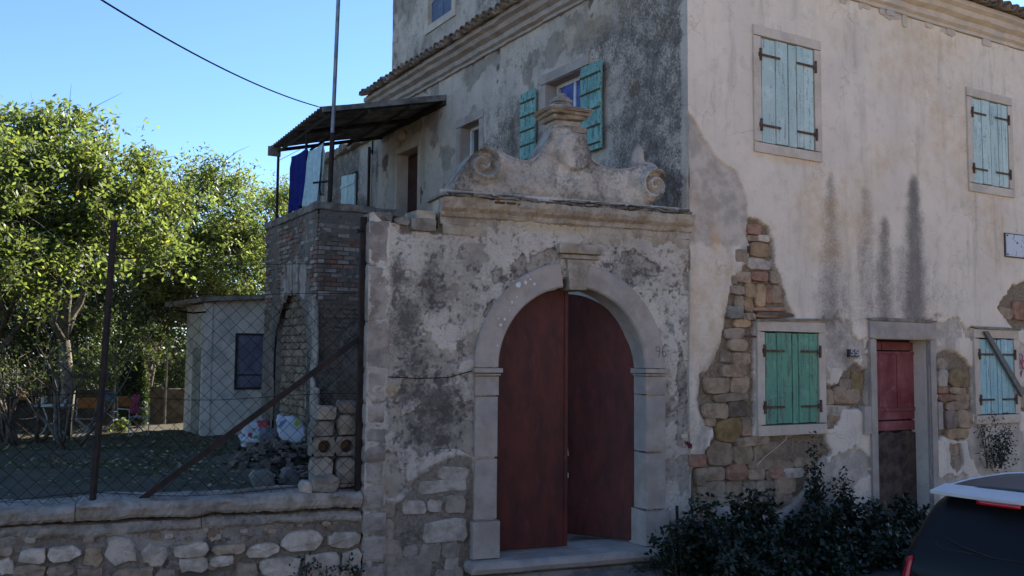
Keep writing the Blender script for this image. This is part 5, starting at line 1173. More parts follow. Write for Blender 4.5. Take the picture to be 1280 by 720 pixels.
def tree(label, base, blobs, nclu, nleaf, seed, fork=.35, trunk_r=.14, leaf=.13, mat=None, bark=None, group=None, stems=1, spread=.50, name='broadleaf_tree'):
    r = np.random.RandomState(seed); base = np.array(base, float); rt = root(name, label, 'tree', tuple(base), group)
    cl = []
    vol = np.array([b[3]*b[4]*b[5] for b in blobs]); vol = vol/vol.sum()
    for i in range(nclu):
        b = blobs[r.choice(len(blobs), p=vol)]; d = r.normal(size=3); d /= np.linalg.norm(d); q = r.uniform(.25, 1)**.45
        cl.append([b[0]+d[0]*b[3]*q, b[1]+d[1]*b[4]*q, b[2]+d[2]*b[5]*q])
    cl = np.array(cl); top = cl[:, 2].max(); wood = MB()
    cen = cl.mean(0); limbs = []
    for s_ in range(stems):
        sb = base+np.array([r.uniform(-.35, .35), r.uniform(-.3, .3), -.1])*(stems > 1); f = base+(cen-base)*fork+np.array([r.uniform(-.4, .4), r.uniform(-.3, .3), 0])
        f[2] = base[2]+(cen[2]-base[2])*fork*r.uniform(.9, 1.2); m_ = (sb+f)/2+r.normal(size=3)*[.1, .1, 0]
        wood.tube([sb, m_, f], [trunk_r*1.25, trunk_r, trunk_r*.85], 8)
        for k in range(max(3, 9//stems)):
            tgt = cl[r.randint(len(cl))]; tgt = f+(tgt-f)*.85; mid = (f+tgt)/2+np.array([0, 0, -.12*np.linalg.norm(tgt-f)*r.uniform(-.3, 1)])+r.normal(size=3)*.15
            q1 = (f+mid)/2+r.normal(size=3)*.08; q2_ = (mid+tgt)/2+r.normal(size=3)*.08
            P = [f, q1, mid, q2_, tgt]; wood.tube(P, [trunk_r*.62, trunk_r*.5, trunk_r*.38, trunk_r*.25, trunk_r*.1], 6); 
            for a_, b_ in zip(P[:-1], P[1:]):
                for t in (.0, .33, .66): limbs.append(a_+(b_-a_)*t)
    limbs = np.array(limbs)
    for c in cl:
        k = np.argmin(((limbs-c)**2).sum(1)); p = limbs[k]; m_ = (p+c)/2+r.normal(size=3)*.12; wood.tube([p, m_, c], [.035, .022, .007], 4, False)
        for _ in range(3): e = c+r.normal(size=3)*spread*.8; wood.tube([c, (c+e)/2+r.normal(size=3)*.04, e], [.012, .008, .003], 3, False)
    obj('trunk', wood, bark or M['bark'], rt, tuple(base), smooth=True)
    per = nleaf//nclu; C_ = np.repeat(cl, per, 0); sz = np.repeat(r.uniform(.6, 1.25, nclu), per)[:, None]
    # leaves sit along a handful of sprigs per clump
    spr = r.normal(size=(nclu, 7, 3)); spr /= np.linalg.norm(spr, axis=2)[..., None]; spr[..., 2] = spr[..., 2]*.6-.05
    pick = r.randint(0, 7, len(C_)); D = spr[np.repeat(np.arange(nclu), per), pick]; t = r.uniform(0, 1.25, len(C_))[:, None]**.8
    C_ = C_+D*t*spread*1.5*sz+r.normal(size=C_.shape)*spread*.23
    obj_ = leaves('crown', C_, leaf, leaf*.45, mat or M['leaf'], rt, tuple(base), .3, .5, seed)
    return rt
def P3(x, y, Y): return ony(x, y, Y)
def blobpx(L):                                               # (px, py, Y, rx, ry(depth), rz) in metres
    out = []
    for x, y, Y, a, b, c in L: p = ony(x, y, Y); out.append((p[0], p[1], p[2], a, b, c))
    return out
TG = 'walnut like trees behind the garden'
b = onz(78, 546, GZ)
tree('tall yellow green tree with forking pale limbs, in the left of the garden', b, blobpx([(40, 205, 23, 1.5, 1.4, 1.1), (120, 190, 23.5, 1.4, 1.4, 1.0), (90, 260, 23, 1.9, 1.5, 1.1), (165, 235, 24, 1.3, 1.2, .9), (30, 300, 22.5, 1.4, 1.3, 1.0), (140, 300, 23.5, 1.5, 1.3, .9), (105, 160, 23.5, .8, .8, .6), (35, 155, 23, .7, .7, .6), (170, 160, 23.5, .55, .5, .45)]), 120, 28000, 11, .42, .15, .155, bark=M['palebark'], group=TG)
b = onz(8, 552, GZ)
tree('tree at the left picture edge with low spreading leafy limbs', b, blobpx([(-40, 200, 21.5, 1.5, 1.4, 1.2), (0, 330, 21, 1.5, 1.3, .9), (-60, 300, 21, 1.6, 1.4, 1.2), (0, 250, 22, 1.1, 1.0, .9)]), 70, 15000, 12, .35, .12, .14, group=TG)
b = ony(235, 470, 30); b = (b[0], b[1], GZ)
tree('broad bright green tree rising behind the shed roof', b, blobpx([(255, 270, 29, 1.8, 1.5, 1.3), (215, 320, 28.5, 1.8, 1.5, 1.1), (285, 330, 28.5, 1.7, 1.4, 1.1), (262, 222, 29.5, 1.0, 1.0, .7), (300, 262, 29, 1.1, 1.0, .9), (225, 250, 29, 1.0, 1.0, .8)]), 120, 28000, 13, .4, .15, .14, group=TG)
b = ony(340, 470, 31); b = (b[0], b[1], GZ)
tree('leafy tree behind the terrace posts, lowest of the sunlit crowns', b, blobpx([(335, 290, 30, 1.6, 1.4, 1.3), (352, 240, 30.5, 1.1, 1.0, .7), (325, 350, 29.5, 1.4, 1.3, 1.0), (385, 270, 31, 1.3, 1.1, .9)]), 80, 19000, 14, .4, .13, .125, group=TG)
b = ony(180, 470, 33); b = (b[0], b[1], GZ)
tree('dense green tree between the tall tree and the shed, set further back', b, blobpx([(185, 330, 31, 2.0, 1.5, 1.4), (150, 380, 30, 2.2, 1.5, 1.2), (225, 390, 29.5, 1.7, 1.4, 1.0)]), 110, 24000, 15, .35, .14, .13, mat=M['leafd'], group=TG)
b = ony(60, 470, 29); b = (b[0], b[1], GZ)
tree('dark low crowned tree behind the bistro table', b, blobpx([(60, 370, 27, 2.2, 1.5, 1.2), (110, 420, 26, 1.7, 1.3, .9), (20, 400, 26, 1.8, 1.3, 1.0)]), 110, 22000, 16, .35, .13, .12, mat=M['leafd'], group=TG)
b = ony(-90, 470, 28); b = (b[0], b[1], GZ)
tree('tree just outside the left edge whose limbs reach into the garden', b, blobpx([(-110, 300, 27, 2.2, 2, 2.0), (-90, 400, 26, 2.0, 1.8, 1.3), (-130, 200, 27, 1.6, 1.5, 1.2)]), 80, 15000, 17, .35, .15, .13, group=TG)
# hedge like thicket closing the garden far behind
for i, (px_, Y, h_, lb) in enumerate(((-40, 38, 5.0, 'far leafy thicket tree at the left behind the garden'), (70, 40, 5.2, 'far leafy thicket tree behind the tall yellow green tree'), (150, 39, 4.6, 'far sunlit thicket tree above the two dark cypresses'), (215, 37, 4.4, 'far sunlit thicket tree seen left of the shed corner'), (310, 38, 5.5, 'far thicket tree hidden mostly behind the shed'), (-160, 36, 5.5, 'far thicket tree outside the left edge'))):
    b = ony(px_, 470, Y); b = (b[0], b[1], .6); tree(lb, b, [(b[0], b[1], .6+h_*.62, 3.0, 1.8, h_*.36), (b[0]-1.2, b[1]-.6, .6+h_*.32, 2.6, 1.5, h_*.28), (b[0]+1.4, b[1]-.4, .6+h_*.3, 2.4, 1.5, h_*.27)], 90, 13000, 30+i, .3, .12, .15, group='thicket closing the garden', spread=.6)
# bare multi stemmed shrubs in front of the table
def bare_shrub(label, base, seed, h, n):
    r = np.random.RandomState(seed); m = MB(); base = np.array(base)
    tips = []
    for k in range(n):
        d = np.array([r.uniform(-.55, .55), r.uniform(-.4, .4), 1.0]); d /= np.linalg.norm(d); p = base+[r.uniform(-.15, .15), r.uniform(-.1, .1), -.05]; P = [p]; R_ = [r.uniform(.03, .06)]
        for s_ in range(6): d = d+r.normal(size=3)*.16; d[2] = abs(d[2])+.12; d /= np.linalg.norm(d); p = p+d*h/6; P.append(p); R_.append(R_[0]*(1-.14*(s_+1)))
        m.tube(P, R_, 6)
        for q in P[2:]:
            for _ in range(1):
                e = q+np.array([r.uniform(-.5, .5), r.uniform(-.4, .4), r.uniform(.15, .6)]); m.tube([q, (q+e)/2+r.normal(size=3)*.05, e], [.014, .009, .004], 4, False); tips.append(e)
    rt = root('bare_shrub', label, 'shrub', tuple(base), 'bare stemmed shrubs in front of the garden table'); obj('stems', m, M['bark'], rt, tuple(base), smooth=True)
    t = np.array(tips); t = t[t[:, 2] > base[2]+1.1]; C_ = np.repeat(t, 22, 0)+r.normal(size=(len(t)*22, 3))*.16; leaves('foliage', C_, .09, .04, M['leafd'], rt, tuple(base), .3, .3, seed)
for px_, py_, sd, h_, n, lb in ((14, 556, 3, 2.0, 5, 'bare stemmed shrub at the left edge, left of the bistro table'), (42, 552, 4, 2.2, 2, 'bare stemmed shrub crossing behind the folding stool with orange cushion'), (84, 562, 5, 2.3, 3, 'dark stemmed shrub standing right before the bistro table'), (90, 558, 6, 2.0, 3, 'slanting stemmed shrub between the table and the striped chair')):
    bare_shrub(lb, onz(px_, py_, GZ), sd, h_, n)
# cypresses
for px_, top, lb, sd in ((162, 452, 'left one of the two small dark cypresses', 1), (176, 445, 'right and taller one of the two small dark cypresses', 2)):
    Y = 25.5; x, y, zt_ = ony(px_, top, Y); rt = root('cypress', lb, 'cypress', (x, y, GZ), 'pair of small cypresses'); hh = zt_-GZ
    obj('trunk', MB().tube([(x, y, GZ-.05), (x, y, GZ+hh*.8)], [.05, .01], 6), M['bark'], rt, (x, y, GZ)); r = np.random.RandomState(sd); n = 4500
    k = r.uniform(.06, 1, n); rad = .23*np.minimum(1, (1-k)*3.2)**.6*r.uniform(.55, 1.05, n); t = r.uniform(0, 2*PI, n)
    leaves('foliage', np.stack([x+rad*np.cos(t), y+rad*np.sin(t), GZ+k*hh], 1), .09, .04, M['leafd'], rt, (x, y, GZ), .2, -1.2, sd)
M['darkwall'] = stone_mat('dark_wall', (.07, .065, .055), .5, .6, 1, bumpd=.03)
# back wall and thin posts
bw0, bw1 = ony(-60, 488, 27.5), ony(232, 488, 27.5); fB = Frame((bw0[0], bw0[1], 0), (1, 0))
bwl = root('boundary_wall', 'dark low stone wall at the back of the garden behind the chairs', 'wall', (bw0[0], 27.5, GZ)); ln = bw1[0]-bw0[0]
a = -1.0
while a < ln: rough_slab(fB, a, min(a+1.2, ln)-.006, GZ-.1, 1.66+.04*math.sin(a*2), -.3, .0, M['darkwall'], bwl, 'wall_section'); a += 1.2
for px_, top, lb in ((73, 450, 'thin post behind the bistro table'), (145, 438, 'thin post left of the cypresses'), (209, 440, 'thin post right of the cypresses')):
    x, y, zt_ = ony(px_, top, 27.0); tag(obj('fence_post', MB().tube([(x, y, GZ), (x, y, zt_)], .035, 6), M['greywood'], None), lb, 'post', 'thin posts along the back wall')
# grass and litter of leaves
def scatter(n, fn, L, mat, name, label, up, seed, w_=.012, cat='grass'):
    r = np.random.RandomState(seed); P = np.array([fn(r) for _ in range(n)]); m = []; 
    d = r.normal(size=(n, 3))*[.35, .35, 0]+[0, 0, 1]; h = L*r.uniform(.4, 1.2, n)[:, None]; s_ = r.normal(size=(n, 3)); s_[:, 2] = 0; s_ /= np.linalg.norm(s_, axis=1)[:, None]
    V = np.stack([P-s_*w_, P+s_*w_, P+d*h], 1).reshape(-1, 3); me = bpy.data.meshes.new(name); me.from_pydata(V.tolist(), [], [(3*i, 3*i+1, 3*i+2) for i in range(n)]); me.materials.append(mat)
    j = r.uniform(.6, 1.5, n); cc = np.stack([j*1.3, j, j*.8, j*0+1], 1); at = me.attributes.new('lc', 'FLOAT_COLOR', 'POINT'); at.data.foreach_set('color', np.repeat(cc, 3, 0).astype(np.float32).ravel())
    o = bpy.data.objects.new(name, me); col.objects.link(o); o['kind'] = 'stuff'; tag(o, label, cat); return o
def garden_pt(r):
    while True:
        x, y = r.uniform(-6, 5.2), r.uniform(11, 27); yb = 9.9-(x-4)*.15+.5
        if y > yb and x < 4.0+(y-10)*.2 and float(fbm(x*.9, y*.9, 95)) > .42+r.uniform(-.06, .1): return (x, y, GZ-.02)
scatter(14000, garden_pt, .06, M['leafd'], 'grass', 'short patchy grass and weeds covering the shaded garden ground', 1, 41)

r_ = np.random.RandomState(77); P = np.array([garden_pt(r_) for _ in range(2600)]); P[:, 2] = GZ+.03
dl = leafmat('dry_leaf', ((.28, .22, .13), (.20, .15, .09)), .1); lo = leaves('fallen_leaves', P, .10, .06, dl, None, (0, 15, GZ), 3, 0, 78); kind(tag(lo, 'dry fallen leaves scattered over the garden ground', 'fallen leaves'), 'stuff')
# weeds at the foot of the street wall
def weed(label, x, y, z0, h, wd, n, seed, cat='shrub', name='weed_bush', leaf=.075, grp='leafy weeds along the house foot', mat=None, lean=0):
    r = np.random.RandomState(seed); rt = root(name, label, cat, (x, y, z0), grp); m = MB(); C_ = []; ns = max(4, n//110)
    for k in range(ns):
        ang_ = r.uniform(0, 2*PI); R_ = wd*r.uniform(.05, 1)**.7; hh = h*r.uniform(.45, 1)*(1-.35*(R_/wd)**2); top = np.array([x+math.cos(ang_)*R_+lean, y+math.sin(ang_)*R_*.45, z0+hh]); b0 = np.array([x+math.cos(ang_)*R_*.4, y+math.sin(ang_)*R_*.25, z0-.03])
        mid = (b0+top)/2+r.normal(size=3)*.06; m.tube([b0, mid, top], [.009, .006, .003], 4, False)
        for i in range(n//ns):
            t = r.uniform(.12, 1.0); p = (b0*(1-t)**2+2*mid*t*(1-t)+top*t*t); C_.append(p+r.normal(size=3)*[.085, .07, .06]*(1.25-.6*t))
    obj('stems', m, M['bark'], rt, (x, y, z0)); leaves('foliage', np.array(C_), leaf, leaf*.62, mat or M['weed'], rt, (x, y, z0), .5, .3, seed); return rt
wl_ = [(852, 8.6, .95, .42, 900, 'low dark weed bush at the wall foot just right of the gateway'), (880, 8.75, .95, .35, 1100, 'upright leafy weed beneath the left part of the rubble patch'), (905, 8.4, .8, .5, 1600, 'broad dark weed clump in front of the rubble patch'), (928, 8.85, 1.05, .35, 1200, 'leafy weed with pointed tip below the green shutters, left one'), (948, 8.75, 1.0, .35, 1100, 'leafy weed with pointed tip below the green shutters, right one'), (965, 8.35, .75, .55, 1900, 'wide low weed clump below the green shutters'),
       (1008, 8.95, .95, .38, 1500, 'thick weed clump at the foot of the tallest climber'), (1030, 8.3, .8, .5, 1800, 'dark low weed clump in front of the tallest climber'), (1066, 8.9, .85, .42, 1500, 'weed clump left of the red street door'), (1095, 8.5, .8, .5, 1900, 'weed clump hiding the foot of the red street door'), (1130, 8.75, .72, .45, 1500, 'weed clump at the right jamb of the red street door'), (1120, 7.9, .55, .6, 1600, 'low weeds beside the rear of the black car'), (985, 7.9, .5, .6, 1500, 'low weeds spreading over the road edge in the middle'), (915, 7.8, .45, .55, 1200, 'low weeds spreading over the road edge near the gate step'), (1058, 7.9, .5, .6, 1500, 'low weeds spreading over the road edge before the red door')]
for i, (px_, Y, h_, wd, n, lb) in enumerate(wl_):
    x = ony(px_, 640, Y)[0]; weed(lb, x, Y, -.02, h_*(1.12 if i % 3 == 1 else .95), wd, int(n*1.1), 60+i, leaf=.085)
x = ony(1022, 600, 9.1)[0]; weed('tallest dark climber reaching up to the sill of the green shutters', x, 9.12, 0, 1.62, .10, 1300, 90, leaf=.07)
x = ony(1046, 600, 9.1)[0]; weed('second tall climber arching right of the tallest one', x, 9.08, 0, 1.25, .16, 1100, 91, lean=.12, leaf=.07)
for px_, top, lb, sd in ((872, 636, 'single straggly shoot rising left of the rubble patch', 93), (925, 627, 'single straggly shoot in front of the rubble patch, left of two', 94), (947, 630, 'single straggly shoot in front of the rubble patch, right of two', 95), (1090, 655, 'single straggly shoot before the red street door', 96)):
    x, _, zt_ = ony(px_, top, 8.9); weed(lb, x, 8.9, 0, zt_+.05, .07, 420, sd, name='weed_shoot', leaf=.075)
x = ony(1250, 600, 9.05)[0]; weed('grey green creeper on the wall below the pale blue shutters', x, 9.15, .9, .95, .42, 1300, 92, cat='creeper', name='creeper', leaf=.045, grp=None, mat=M['weed'])
for px_, py_, lb, sd in ((384, 715, 'small weed rooted low in the garden wall, left one', 5), (432, 716, 'small weed rooted low in the garden wall beside the gateway corner', 6), (404, 722, 'small weed rooted low in the garden wall, middle one', 7)):
    a, z = fG.px(px_, py_, .12); p = fG.pt(a, z, .14); weed(lb, p[0], p[1], z-.08, .34, .09, 70, sd, cat='weed', name='wall_weed', leaf=.055, grp='small weeds in the garden wall')
x, y, _ = onz(151, 540, GZ); weed('bright yellow green potted plant beside the pink draped chair', x, y, GZ, .45, .16, 260, 8, cat='plant', name='garden_plant', leaf=.09, grp=None, mat=M['leaf'])
p = fG.pt(2.45, 0, .35); weed('moss and small weeds at the right end of the gate step', p[0], p[1], -.02, .3, .45, 900, 9, cat='weeds', name='step_weeds', leaf=.04, grp=None)
p = fG.pt(1.9, 0, .55); weed('low weeds growing in front of the gate threshold', p[0], p[1], -.02, .16, .6, 800, 10, cat='weeds', name='threshold_weeds', leaf=.035, grp=None)

# ------------------------------------------------------------------ garden furniture
x, y, _ = onz(66, 549, GZ); tb = root('bistro_table', 'round white metal bistro table with curved legs under the trees', 'table', (x, y, GZ)); c = (x, y, GZ)
obj('table_top', MB().lathe((x, y, GZ+.72), [(.40, 0), (.43, .01), (.43, .03), (.40, .035)], 28), M['white'], tb)
for k in range(3):
    t = k*2*PI/3+.5; d = np.array([math.cos(t), math.sin(t)]); obj('leg', MB().tube([(x+d[0]*q, y+d[1]*q, GZ+z) for q, z in ((.26, .72), (.16, .5), (.14, .35), (.2, .18), (.36, 0))], .017, 6), M['white'], tb)
obj('ring_shelf', MB().lathe((x, y, GZ+.33), [(.15, 0), (.17, .01), (.15, .02)], 18), M['white'], tb)
for px_, lb, r_c, h_, mt in ((54, 'white mug on the left side of the bistro table', .06, .17, M['white']), (77, 'glass tumbler on the right side of the bistro table', .05, .12, simple('tumbler', (.35, .38, .4), .1))):
    x2 = x+(px_-66)/1177*22*1.15; y2 = y+.05; q = MB().lathe((x2, y2, GZ+.756), [(r_c*.85, 0), (r_c, h_*.3), (r_c, h_), (r_c*.9, h_), (r_c*.88, h_*.3)], 14)
    mug = root('mug' if mt is M['white'] else 'tumbler', lb, 'cup', (x2, y2, GZ+.756)); obj('cup_body', q, mt, mug, (x2, y2, GZ+.756))
    if mt is M['white']: obj('handle', MB().tube([(x2+r_c, y2, GZ+.80), (x2+r_c+.05, y2, GZ+.83), (x2+r_c+.05, y2, GZ+.87), (x2+r_c, y2, GZ+.90)], .01, 5), mt, mug)
cor = simple('orange_canvas', (.42, .16, .04), .9, 0, .1); cst = NT('striped_canvas'); wv_ = cst.node('ShaderNodeTexWave'); wv_.inputs['Scale'].default_value = 9; cst.inp(wv_.inputs[0], cst.pos)
cst = cst.out(cst.mix(cst.ss(wv_.outputs['Fac'], .45, .55), (.35, .05, .04), (.45, .4, .35)), .9); frm = simple('pale_frame', (.42, .40, .37), .5, .2, .1); brn = simple('brown_frame', (.16, .08, .04), .6)
def chair(label, px_, py_, rot, back, seat, frame, arms=True, grp='folding chairs around the bistro table'):
    x, y, _ = onz(px_, py_, GZ); rt = root('folding_chair', label, 'chair', (x, y, GZ), grp); ca, sa = math.cos(rot), math.sin(rot)
    T = lambda X, Y_, Z: (x+X*ca-Y_*sa, y+X*sa+Y_*ca, GZ+Z)
    for s_ in (-1, 1):
        obj('leg', MB().tube([T(-.25, s_*.22, 0), T(.25, s_*.22, .45)], .014, 5), frame, rt); obj('leg', MB().tube([T(.25, s_*.2, 0), T(-.25, s_*.2, .45)], .014, 5), frame, rt)
        obj('back_post', MB().tube([T(s_*.26, .22, .4), T(s_*.26, .25, .90)], .014, 5), frame, rt)
        if arms: obj('arm', MB().tube([T(s_*.27, -.22, .62), T(s_*.27, .22, .63)], .018, 5), frame, rt); obj('arm_post', MB().tube([T(s_*.27, -.2, .0), T(s_*.27, -.2, .62)], .013, 5), frame, rt)
    def cloth(P, mt, nm):
        m = MB(); n = 8
        for i in range(n+1):
            k = i/n; sg = -.03*math.sin(PI*k); a = [P[0][j]+(P[1][j]-P[0][j])*k for j in range(3)]; b = [P[3][j]+(P[2][j]-P[3][j])*k for j in range(3)]
            if nm == 'seat': a[2] += sg; b[2] += sg
            m.v += [T(*a), T(*b), T(a[0], a[1]+.012, a[2]+.012), T(b[0], b[1]+.012, b[2]+.012)]
        for i in range(n): q = 4*i; m.f += [(q, q+4, q+5, q+1), (q+2, q+3, q+7, q+6), (q, q+2, q+6, q+4), (q+1, q+5, q+7, q+3)]
        obj(nm, m, mt, rt)
    cloth([(-.25, -.21, .45), (.25, -.21, .45), (.25, .21, .45), (-.25, .21, .45)], seat, 'seat'); cloth([(-.27, .225, .68), (.27, .225, .68), (.27, .25, .90), (-.27, .25, .90)], back, 'backrest')
    return rt, T
chair('orange backed folding chair with red striped seat right of the table', 108, 548, PI+.05, cor, cst, frm)
r3, T3 = chair('pale framed folding chair with orange back and a pink cloth over it', 166, 545, .5, cor, simple('grey_canvas', (.35, .36, .36), .9), frm)
chair('small blue grey folding chair partly hidden left of the pink draped one', 146, 536, .2, simple('blue_canvas', (.10, .17, .22), .9), simple('blue_canvas2', (.10, .16, .2), .9), simple('blue_frame', (.18, .28, .33), .5), False)
_, T1 = chair('brown folding stool chair with an orange yellow cushion at the far left', 32, 549, .3, simple('brown_canvas', (.06, .05, .05), .9), simple('brown_canvas2', (.06, .05, .05), .9), brn, False)
m = MB(); nu, nv2 = 10, 14
for j in range(nv2+1):
    for i in range(nu+1):
        k = j/nv2*2-1; a = .10+.22*i/nu; zz = .93-abs(k)*.42-.02*math.sin(i); yy = .25+.055*math.copysign(min(1, abs(k)*5), k)+.02*math.sin(i*1.7+k*4)
        m.v.append(T3(a+.03*math.sin(k*3), yy, zz))
for j in range(nv2):
    for i in range(nu): b = j*(nu+1)+i; m.f.append((b, b+1, b+nu+2, b+nu+1))
pk = obj('pink_cloth', m, simple('pink_cloth', (.50, .10, .18), .9, 0, .1), None, smooth=True); md = pk.modifiers.new('thickness', 'SOLIDIFY'); md.thickness = .008; tag(pk, 'pink cloth draped over the back of the pale framed chair', 'cloth')
c_ = T1(0, .23, .86); tag(obj('cushion', MB().lathe((c_[0], c_[1], c_[2]-.02), [(.03, 0), (.10, .03), (.125, .09), (.12, .14), (.07, .19), (.02, .20)], 14, .6), cor, None, smooth=True), 'round orange yellow cushion on top of the far left folding chair', 'cushion')

# ------------------------------------------------------------------ marks and small things on the walls
pt_ = lambda x, y, d=.075: fR.pt(*fR.px(x, y, d), d)
a0, z1 = fR.px(1060, 436.5, .07); a1, z0 = fR.px(1071.5, 446.5, .07)
npl = root('number_plate', 'small dark house number plate reading 55 left of the red street door', 'number plate', fR.pt(a0, z0, .06)); obj('plate', MB().box(fR, a0, a1, z0, z1, .05, .098, .003), simple('plate_enamel', (.045, .045, .055), .5), npl)
five = [(.85, 1.0), (.2, 1.0), (.15, .58), (.55, .62), (.85, .45), (.85, .18), (.5, .0), (.1, .08)]
for k in (0, 1): strokes(fR, [five], .1, .006, a0+.025+k*(a1-a0)*.46, z0+.03, (a1-a0)*.38, npl, 'digit', M['white'])
a0, z1 = fR.px(1255, 292, .07); a1, z0 = fR.px(1283, 323, .07)
t = NT('faded_plaque'); n_ = t.noise(9, 5, .75); n2 = t.noise(3, 3, .5)
pm = t.out(t.mix(t.ss(n_, .56, .62), (.50, .51, .53), (.12, .12, .13)), .6, t.bump(n_, .004, .6), 0, .3)
plq = root('wall_plaque', 'faded flaking white plaque fixed high on the street wall', 'plaque', fR.pt(a0, z0, .06)); obj('plaque_panel', MB().box(fR, a0, a1, z0, z1, .045, .105, .004), pm, plq)
obj('rim', MB().box(fR, a0-.015, a1+.015, z0-.015, z1+.015, .04, .096, .003), M['hinge'], plq)
for q in ((a0+.03, z0+.03), (a1-.03, z0+.03), (a0+.03, z1-.03), (a1-.03, z1-.03), ((a0+a1)/2, (z0+z1)/2+.05)): obj('bolt', MB().box(fR, q[0]-.015, q[0]+.015, q[1]-.015, q[1]+.015, .105, .115, .003), M['hinge'], plq)
redp = simple('red_paint', (.20, .015, .03), .7, 0, .2); pinkp = simple('pink_paint', (.45, .10, .16), .7, 0, .2)
a0, z0 = fG.px(856, 563, .07)
strokes(fG, [[(0, 1.1), (.2, .7), (.3, 1.0), (.5, .4), (.6, .9), (.85, .2), (.9, .75)], [(.45, .7), (.55, .3), (.9, .5)]], .073, .011, a0, z0, .11, gate, 'red_scrawl', redp)
a0, z1 = fG.px(856, 543, .07); a1, z0 = fG.px(866, 547, .07); tag(obj('paper_label', MB().box(fG, min(a0, 2.68), min(a0, 2.68)+.10, z0, z1, .055, .072), M['surround'], None), 'tiny pale paper label stuck on the plaster above the red scrawl', 'label')
a0, z0 = fR.px(1273, 482, .07)
strokes(fR, [arcp(.35, 1.6, .25, .3, 0, 2*PI, 12), [(.1, .9), (.35, 1.25), (.6, .8)], [(.15, .2), (.5, .5), (.3, 0)], arcp(.75, 1.0, .2, .35, 1, 6, 8)], .082, .009, a0, z0+.15, .2, wr, 'pink_scrawl', pinkp)
obj('iron_rod', MB().tube([pt_(927, 420, .03), pt_(951, 421, .09)], .012, 5), M['hinge'], wr)
P = [pt_(985, 538, .08), pt_(982, 550, .1), pt_(970, 560, .09), pt_(955, 572, .08), pt_(946, 582, .08)]; tag(obj('loose_string', MB().tube(P, .005, 4), M['surround'], None), 'pale loose string hanging from the green shutters over the rubble patch', 'string')
g2 = lambda x, y, d=.06: fG.pt(*fG.px(x, y, d), d)
tag(obj('sagging_wire', MB().tube([g2(458, 466), g2(485, 471), g2(520, 473), g2(560, 472), g2(592, 463)], .005, 4), M['wire'], None), 'thin dark wire sagging across the plaster left of the gate capital', 'wire')
tag(obj('iron_stake', MB().tube([g2(848, 690, .16), g2(846, 632, .13)], .02, 5), M['iron'], None), 'dark iron stake standing against the wall right of the gate', 'stake')
obj('wall_hook', MB().box(fR, 1.0, 1.02, 4.0, 4.1, .03, .1), M['hinge'], wr)

# ------------------------------------------------------------------ car
HD = math.radians(7); hx, hy = math.cos(HD), math.sin(HD); cxo, cyo = 7.53, 4.62
car = root('parked_car', 'black hatchback with grey roof and red tail lamps parked along the wall', 'car', (cxo, cyo, -.02)); CO = (cxo, cyo, -.02)
def CT(x, y, z): return (cxo+hx*x-hy*y, cyo+hy*x+hx*y, z-.02)
t = NT('car_paint'); cp = t.out((.006, .006, .007), .38, None, 0, .25)
rfm = simple('car_roof', (.045, .045, .048), .5, 0, .08, 3, .0005, .4); trim_glint = simple('silver_sky_glint', (.62, .61, .60), .45, 0, .03); rub = simple('tyre_rubber', (.02, .02, .02), .9)  # pale spoiler and rail colour paints in reflected sky; wheel rims share it
cgl = simple('car_glass', (.045, .055, .065), .10, 0, .05, 2, .0002, 1.0); red = simple('tail_red', (.45, .008, .012), .12, 0, .1, 3, .0003, .7)
ST = [(-.42, .36, .70, .52, .78, .70, .76, .74, .70), (-.37, .28, .76, .58, .83, .86, .80, .92, .70), (-.26, .26, .80, .6, .85, .95, .81, 1.10, .68), (-.12, .25, .81, .6, .86, .97, .82, 1.31, .64), (-.02, .25, .82, .6, .86, .98, .82, 1.45, .61),
      (.15, .24, .82, .6, .86, .98, .82, 1.485, .60), (.6, .24, .83, .6, .87, .97, .83, 1.515, .60), (1.2, .24, .83, .6, .87, .96, .83, 1.52, .60), (1.9, .24, .83, .6, .87, .95, .83, 1.48, .59), (2.35, .24, .83, .6, .87, .94, .82, 1.30, .62), (2.75, .24, .83, .6, .86, .93, .81, 1.02, .70), (3.2, .25, .81, .58, .85, .88, .78, .93, .66), (3.55, .28, .76, .55, .80, .78, .72, .82, .60), (3.68, .36, .66, .52, .70, .66, .64, .68, .52)]
m = MB(); half = []
for x, zb, wb, zm, wm_, zk, wk, zr, wr_ in ST:
    p = [(0, zb), (wb, zb), (wm_, zm), (wk, zk), (wk*.35+wr_*.65, zk+(zr-zk)*.72), (wr_, zr-.035*(zr > 1.2)), (wr_-.14, zr+.002), (0, zr+.02)]
    half.append(p)
    ring_ = [(y, z) for y, z in p]+[(-y, z) for y, z in p[-2:0:-1]]
    bow = lambda y: -.06*(1-(abs(y)/.8)**2) if x < 0 else 0
    m.v += [CT(x+bow(y), y, z) for y, z in ring_]
nr = len(ring_)
for k in range(len(ST)-1):
    for i in range(nr): j = (i+1) % nr; m.f.append((k*nr+i, (k+1)*nr+i, (k+1)*nr+j, k*nr+j))
m.f.append(tuple(range(nr))); m.f.append(tuple((len(ST)-1)*nr+nr-1-i for i in range(nr)))
bd = obj('body', m, cp, car, CO, smooth=True); md = bd.modifiers.new('smooth', 'SUBSURF'); md.levels = md.render_levels = 2
def patch(name, fn, nu, nv_, mat, th=.012):
    m = MB()
    for j in range(nv_+1):
        for i in range(nu+1): m.v.append(CT(*fn(i/nu, j/nv_)))
    for j in range(nv_):
        for i in range(nu): b = j*(nu+1)+i; m.f.append((b, b+1, b+nu+2, b+nu+1))
    o = obj(name, m, mat, car, CO, smooth=True); md = o.modifiers.new('t', 'SOLIDIFY'); md.thickness = th; md.offset = 0; return o
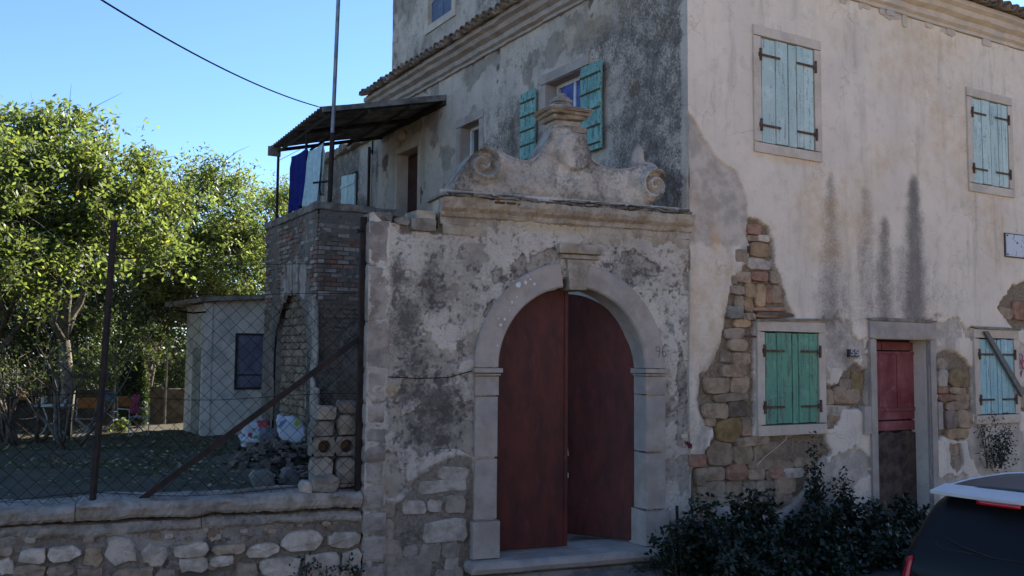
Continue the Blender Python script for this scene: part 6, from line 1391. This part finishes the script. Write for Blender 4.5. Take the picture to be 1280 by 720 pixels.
def rear(u, v):                                               # rear window on the sloping hatch
    y = (.50-.04*v)*(1-2*u); z = 1.03+.27*v; x = -.262+.19*v-.055*(1-(y/.62)**2); q = .05*max(0, abs(1-2*u)-.85)/.15
    return x-.03, y, z+q*(.5-v)*1.0
patch('rear_window', rear, 16, 8, cgl)
patch('roof_panel', lambda u, v: (.04+1.95*u, .56*(1-2*v), 1.5+.052*math.sin(PI*min(1, u*.9+.12))*1.0-.02*(1-2*v)**2-.0), 18, 8, rfm)
sp2 = MB()
for i in range(13):
    y = .62*(1-i/6); bw_ = -.07*(1-(y/.62)**2)
    sp2.v += [CT(-.17+bw_, y, 1.452), CT(-.18+bw_, y, 1.478), CT(.06, y*.98, 1.52), CT(.06, y*.98, 1.47)]
for i in range(12): b = 4*i; sp2.f += [(b+k, b+(k+1) % 4, b+4+(k+1) % 4, b+4+k) for k in range(4)]
sp2.f += [(3, 2, 1, 0), (48, 49, 50, 51)]
obj('spoiler', sp2, trim_glint, car, CO)  # pale colour stands for sky reflected along the rear roof edge
for s_ in (-1, 1): obj('roof_rail', MB().tube([CT(.0, s_*.60, 1.495), CT(.5, s_*.605, 1.525), CT(1.2, s_*.605, 1.53), CT(1.9, s_*.6, 1.49)], .010, 6), trim_glint, car, CO)  # rails coloured pale as the bright reflection along the roof sides
patch('brake_lamp', lambda u, v: (-.20-.07*(1-((.17*(1-2*u))/.62)**2), .17*(1-2*u), 1.425+.028*v), 8, 2, red, .03)
for s_ in (-1, 1):
    patch('tail_lamp', lambda u, v, s_=s_: (-.455+.08*v+.17*u*u, s_*(.70+.15*u-.03*v), .64+.30*v*(1-.2*u)), 5, 6, red, .03)
    patch('side_window', lambda u, v, s_=s_: (.25+1.85*u+.1*v*(1-2*u), s_*(.835-.16*v), 1.0+.37*v), 8, 4, cgl)
    for wx in (.42, 2.95):
        c0_ = CT(wx, s_*.74, .30); wv_ = MB(); n = 24
        for rr_, yy in ((.16, .10), (.19, .115), (.28, .11), (.30, .06), (.30, -.08)):
            for i in range(n): a = 2*PI*i/n; wv_.v.append(CT(wx+rr_*math.cos(a), s_*(.74+yy), .30+rr_*math.sin(a)))
        for k in range(4):
            for i in range(n): j = (i+1) % n; wv_.f.append((k*n+i, k*n+j, (k+1)*n+j, (k+1)*n+i))
        wh = obj('wheel', wv_, rub, car, CO); hb_ = MB()
        for i in range(5):
            a = 2*PI*i/5; d = (math.cos(a), math.sin(a)); hb_.tube([CT(wx, s_*.85, .30), CT(wx+d[0]*.16, s_*.85, .30+d[1]*.16)], .02, 4)
        obj('rim', hb_, trim_glint, wh)
patch('windscreen', lambda u, v: (2.72-.62*v+.04, .62*(1-2*u)*(1-.08*v), 1.04+.40*v), 10, 5, cgl)
obj('bumper', MB().add([CT(x, y, z) for x in (-.47, -.30) for y in (-.70, .70) for z in (.34, .54)], [(0, 1, 3, 2), (4, 6, 7, 5), (0, 4, 5, 1), (2, 3, 7, 6), (1, 5, 7, 3), (0, 2, 6, 4)]), cp, car, CO)
for k in range(7):
    v_ = .12+k*.12; P = [rear(.06+.88*i/10, v_) for i in range(11)]; obj('defroster_line', MB().tube([CT(p[0]-.009, p[1], p[2]) for p in P], .0018, 3), M['hinge'], car, CO)
ws = MB(); ws.tube([CT(p[0]-.012, p[1], p[2]) for p in [rear(i/12, 0) for i in range(13)]+[rear(1, i/6) for i in range(7)]+[rear(1-i/12, 1) for i in range(13)]+[rear(0, 1-i/6) for i in range(7)]], .010, 4)
obj('window_seal', ws, rub, car, CO)
obj('wiper', MB().tube([CT(-.37, .0, 1.03), CT(-.345, .25, 1.07), CT(-.30, .42, 1.12)], .009, 4), rub, car, CO)
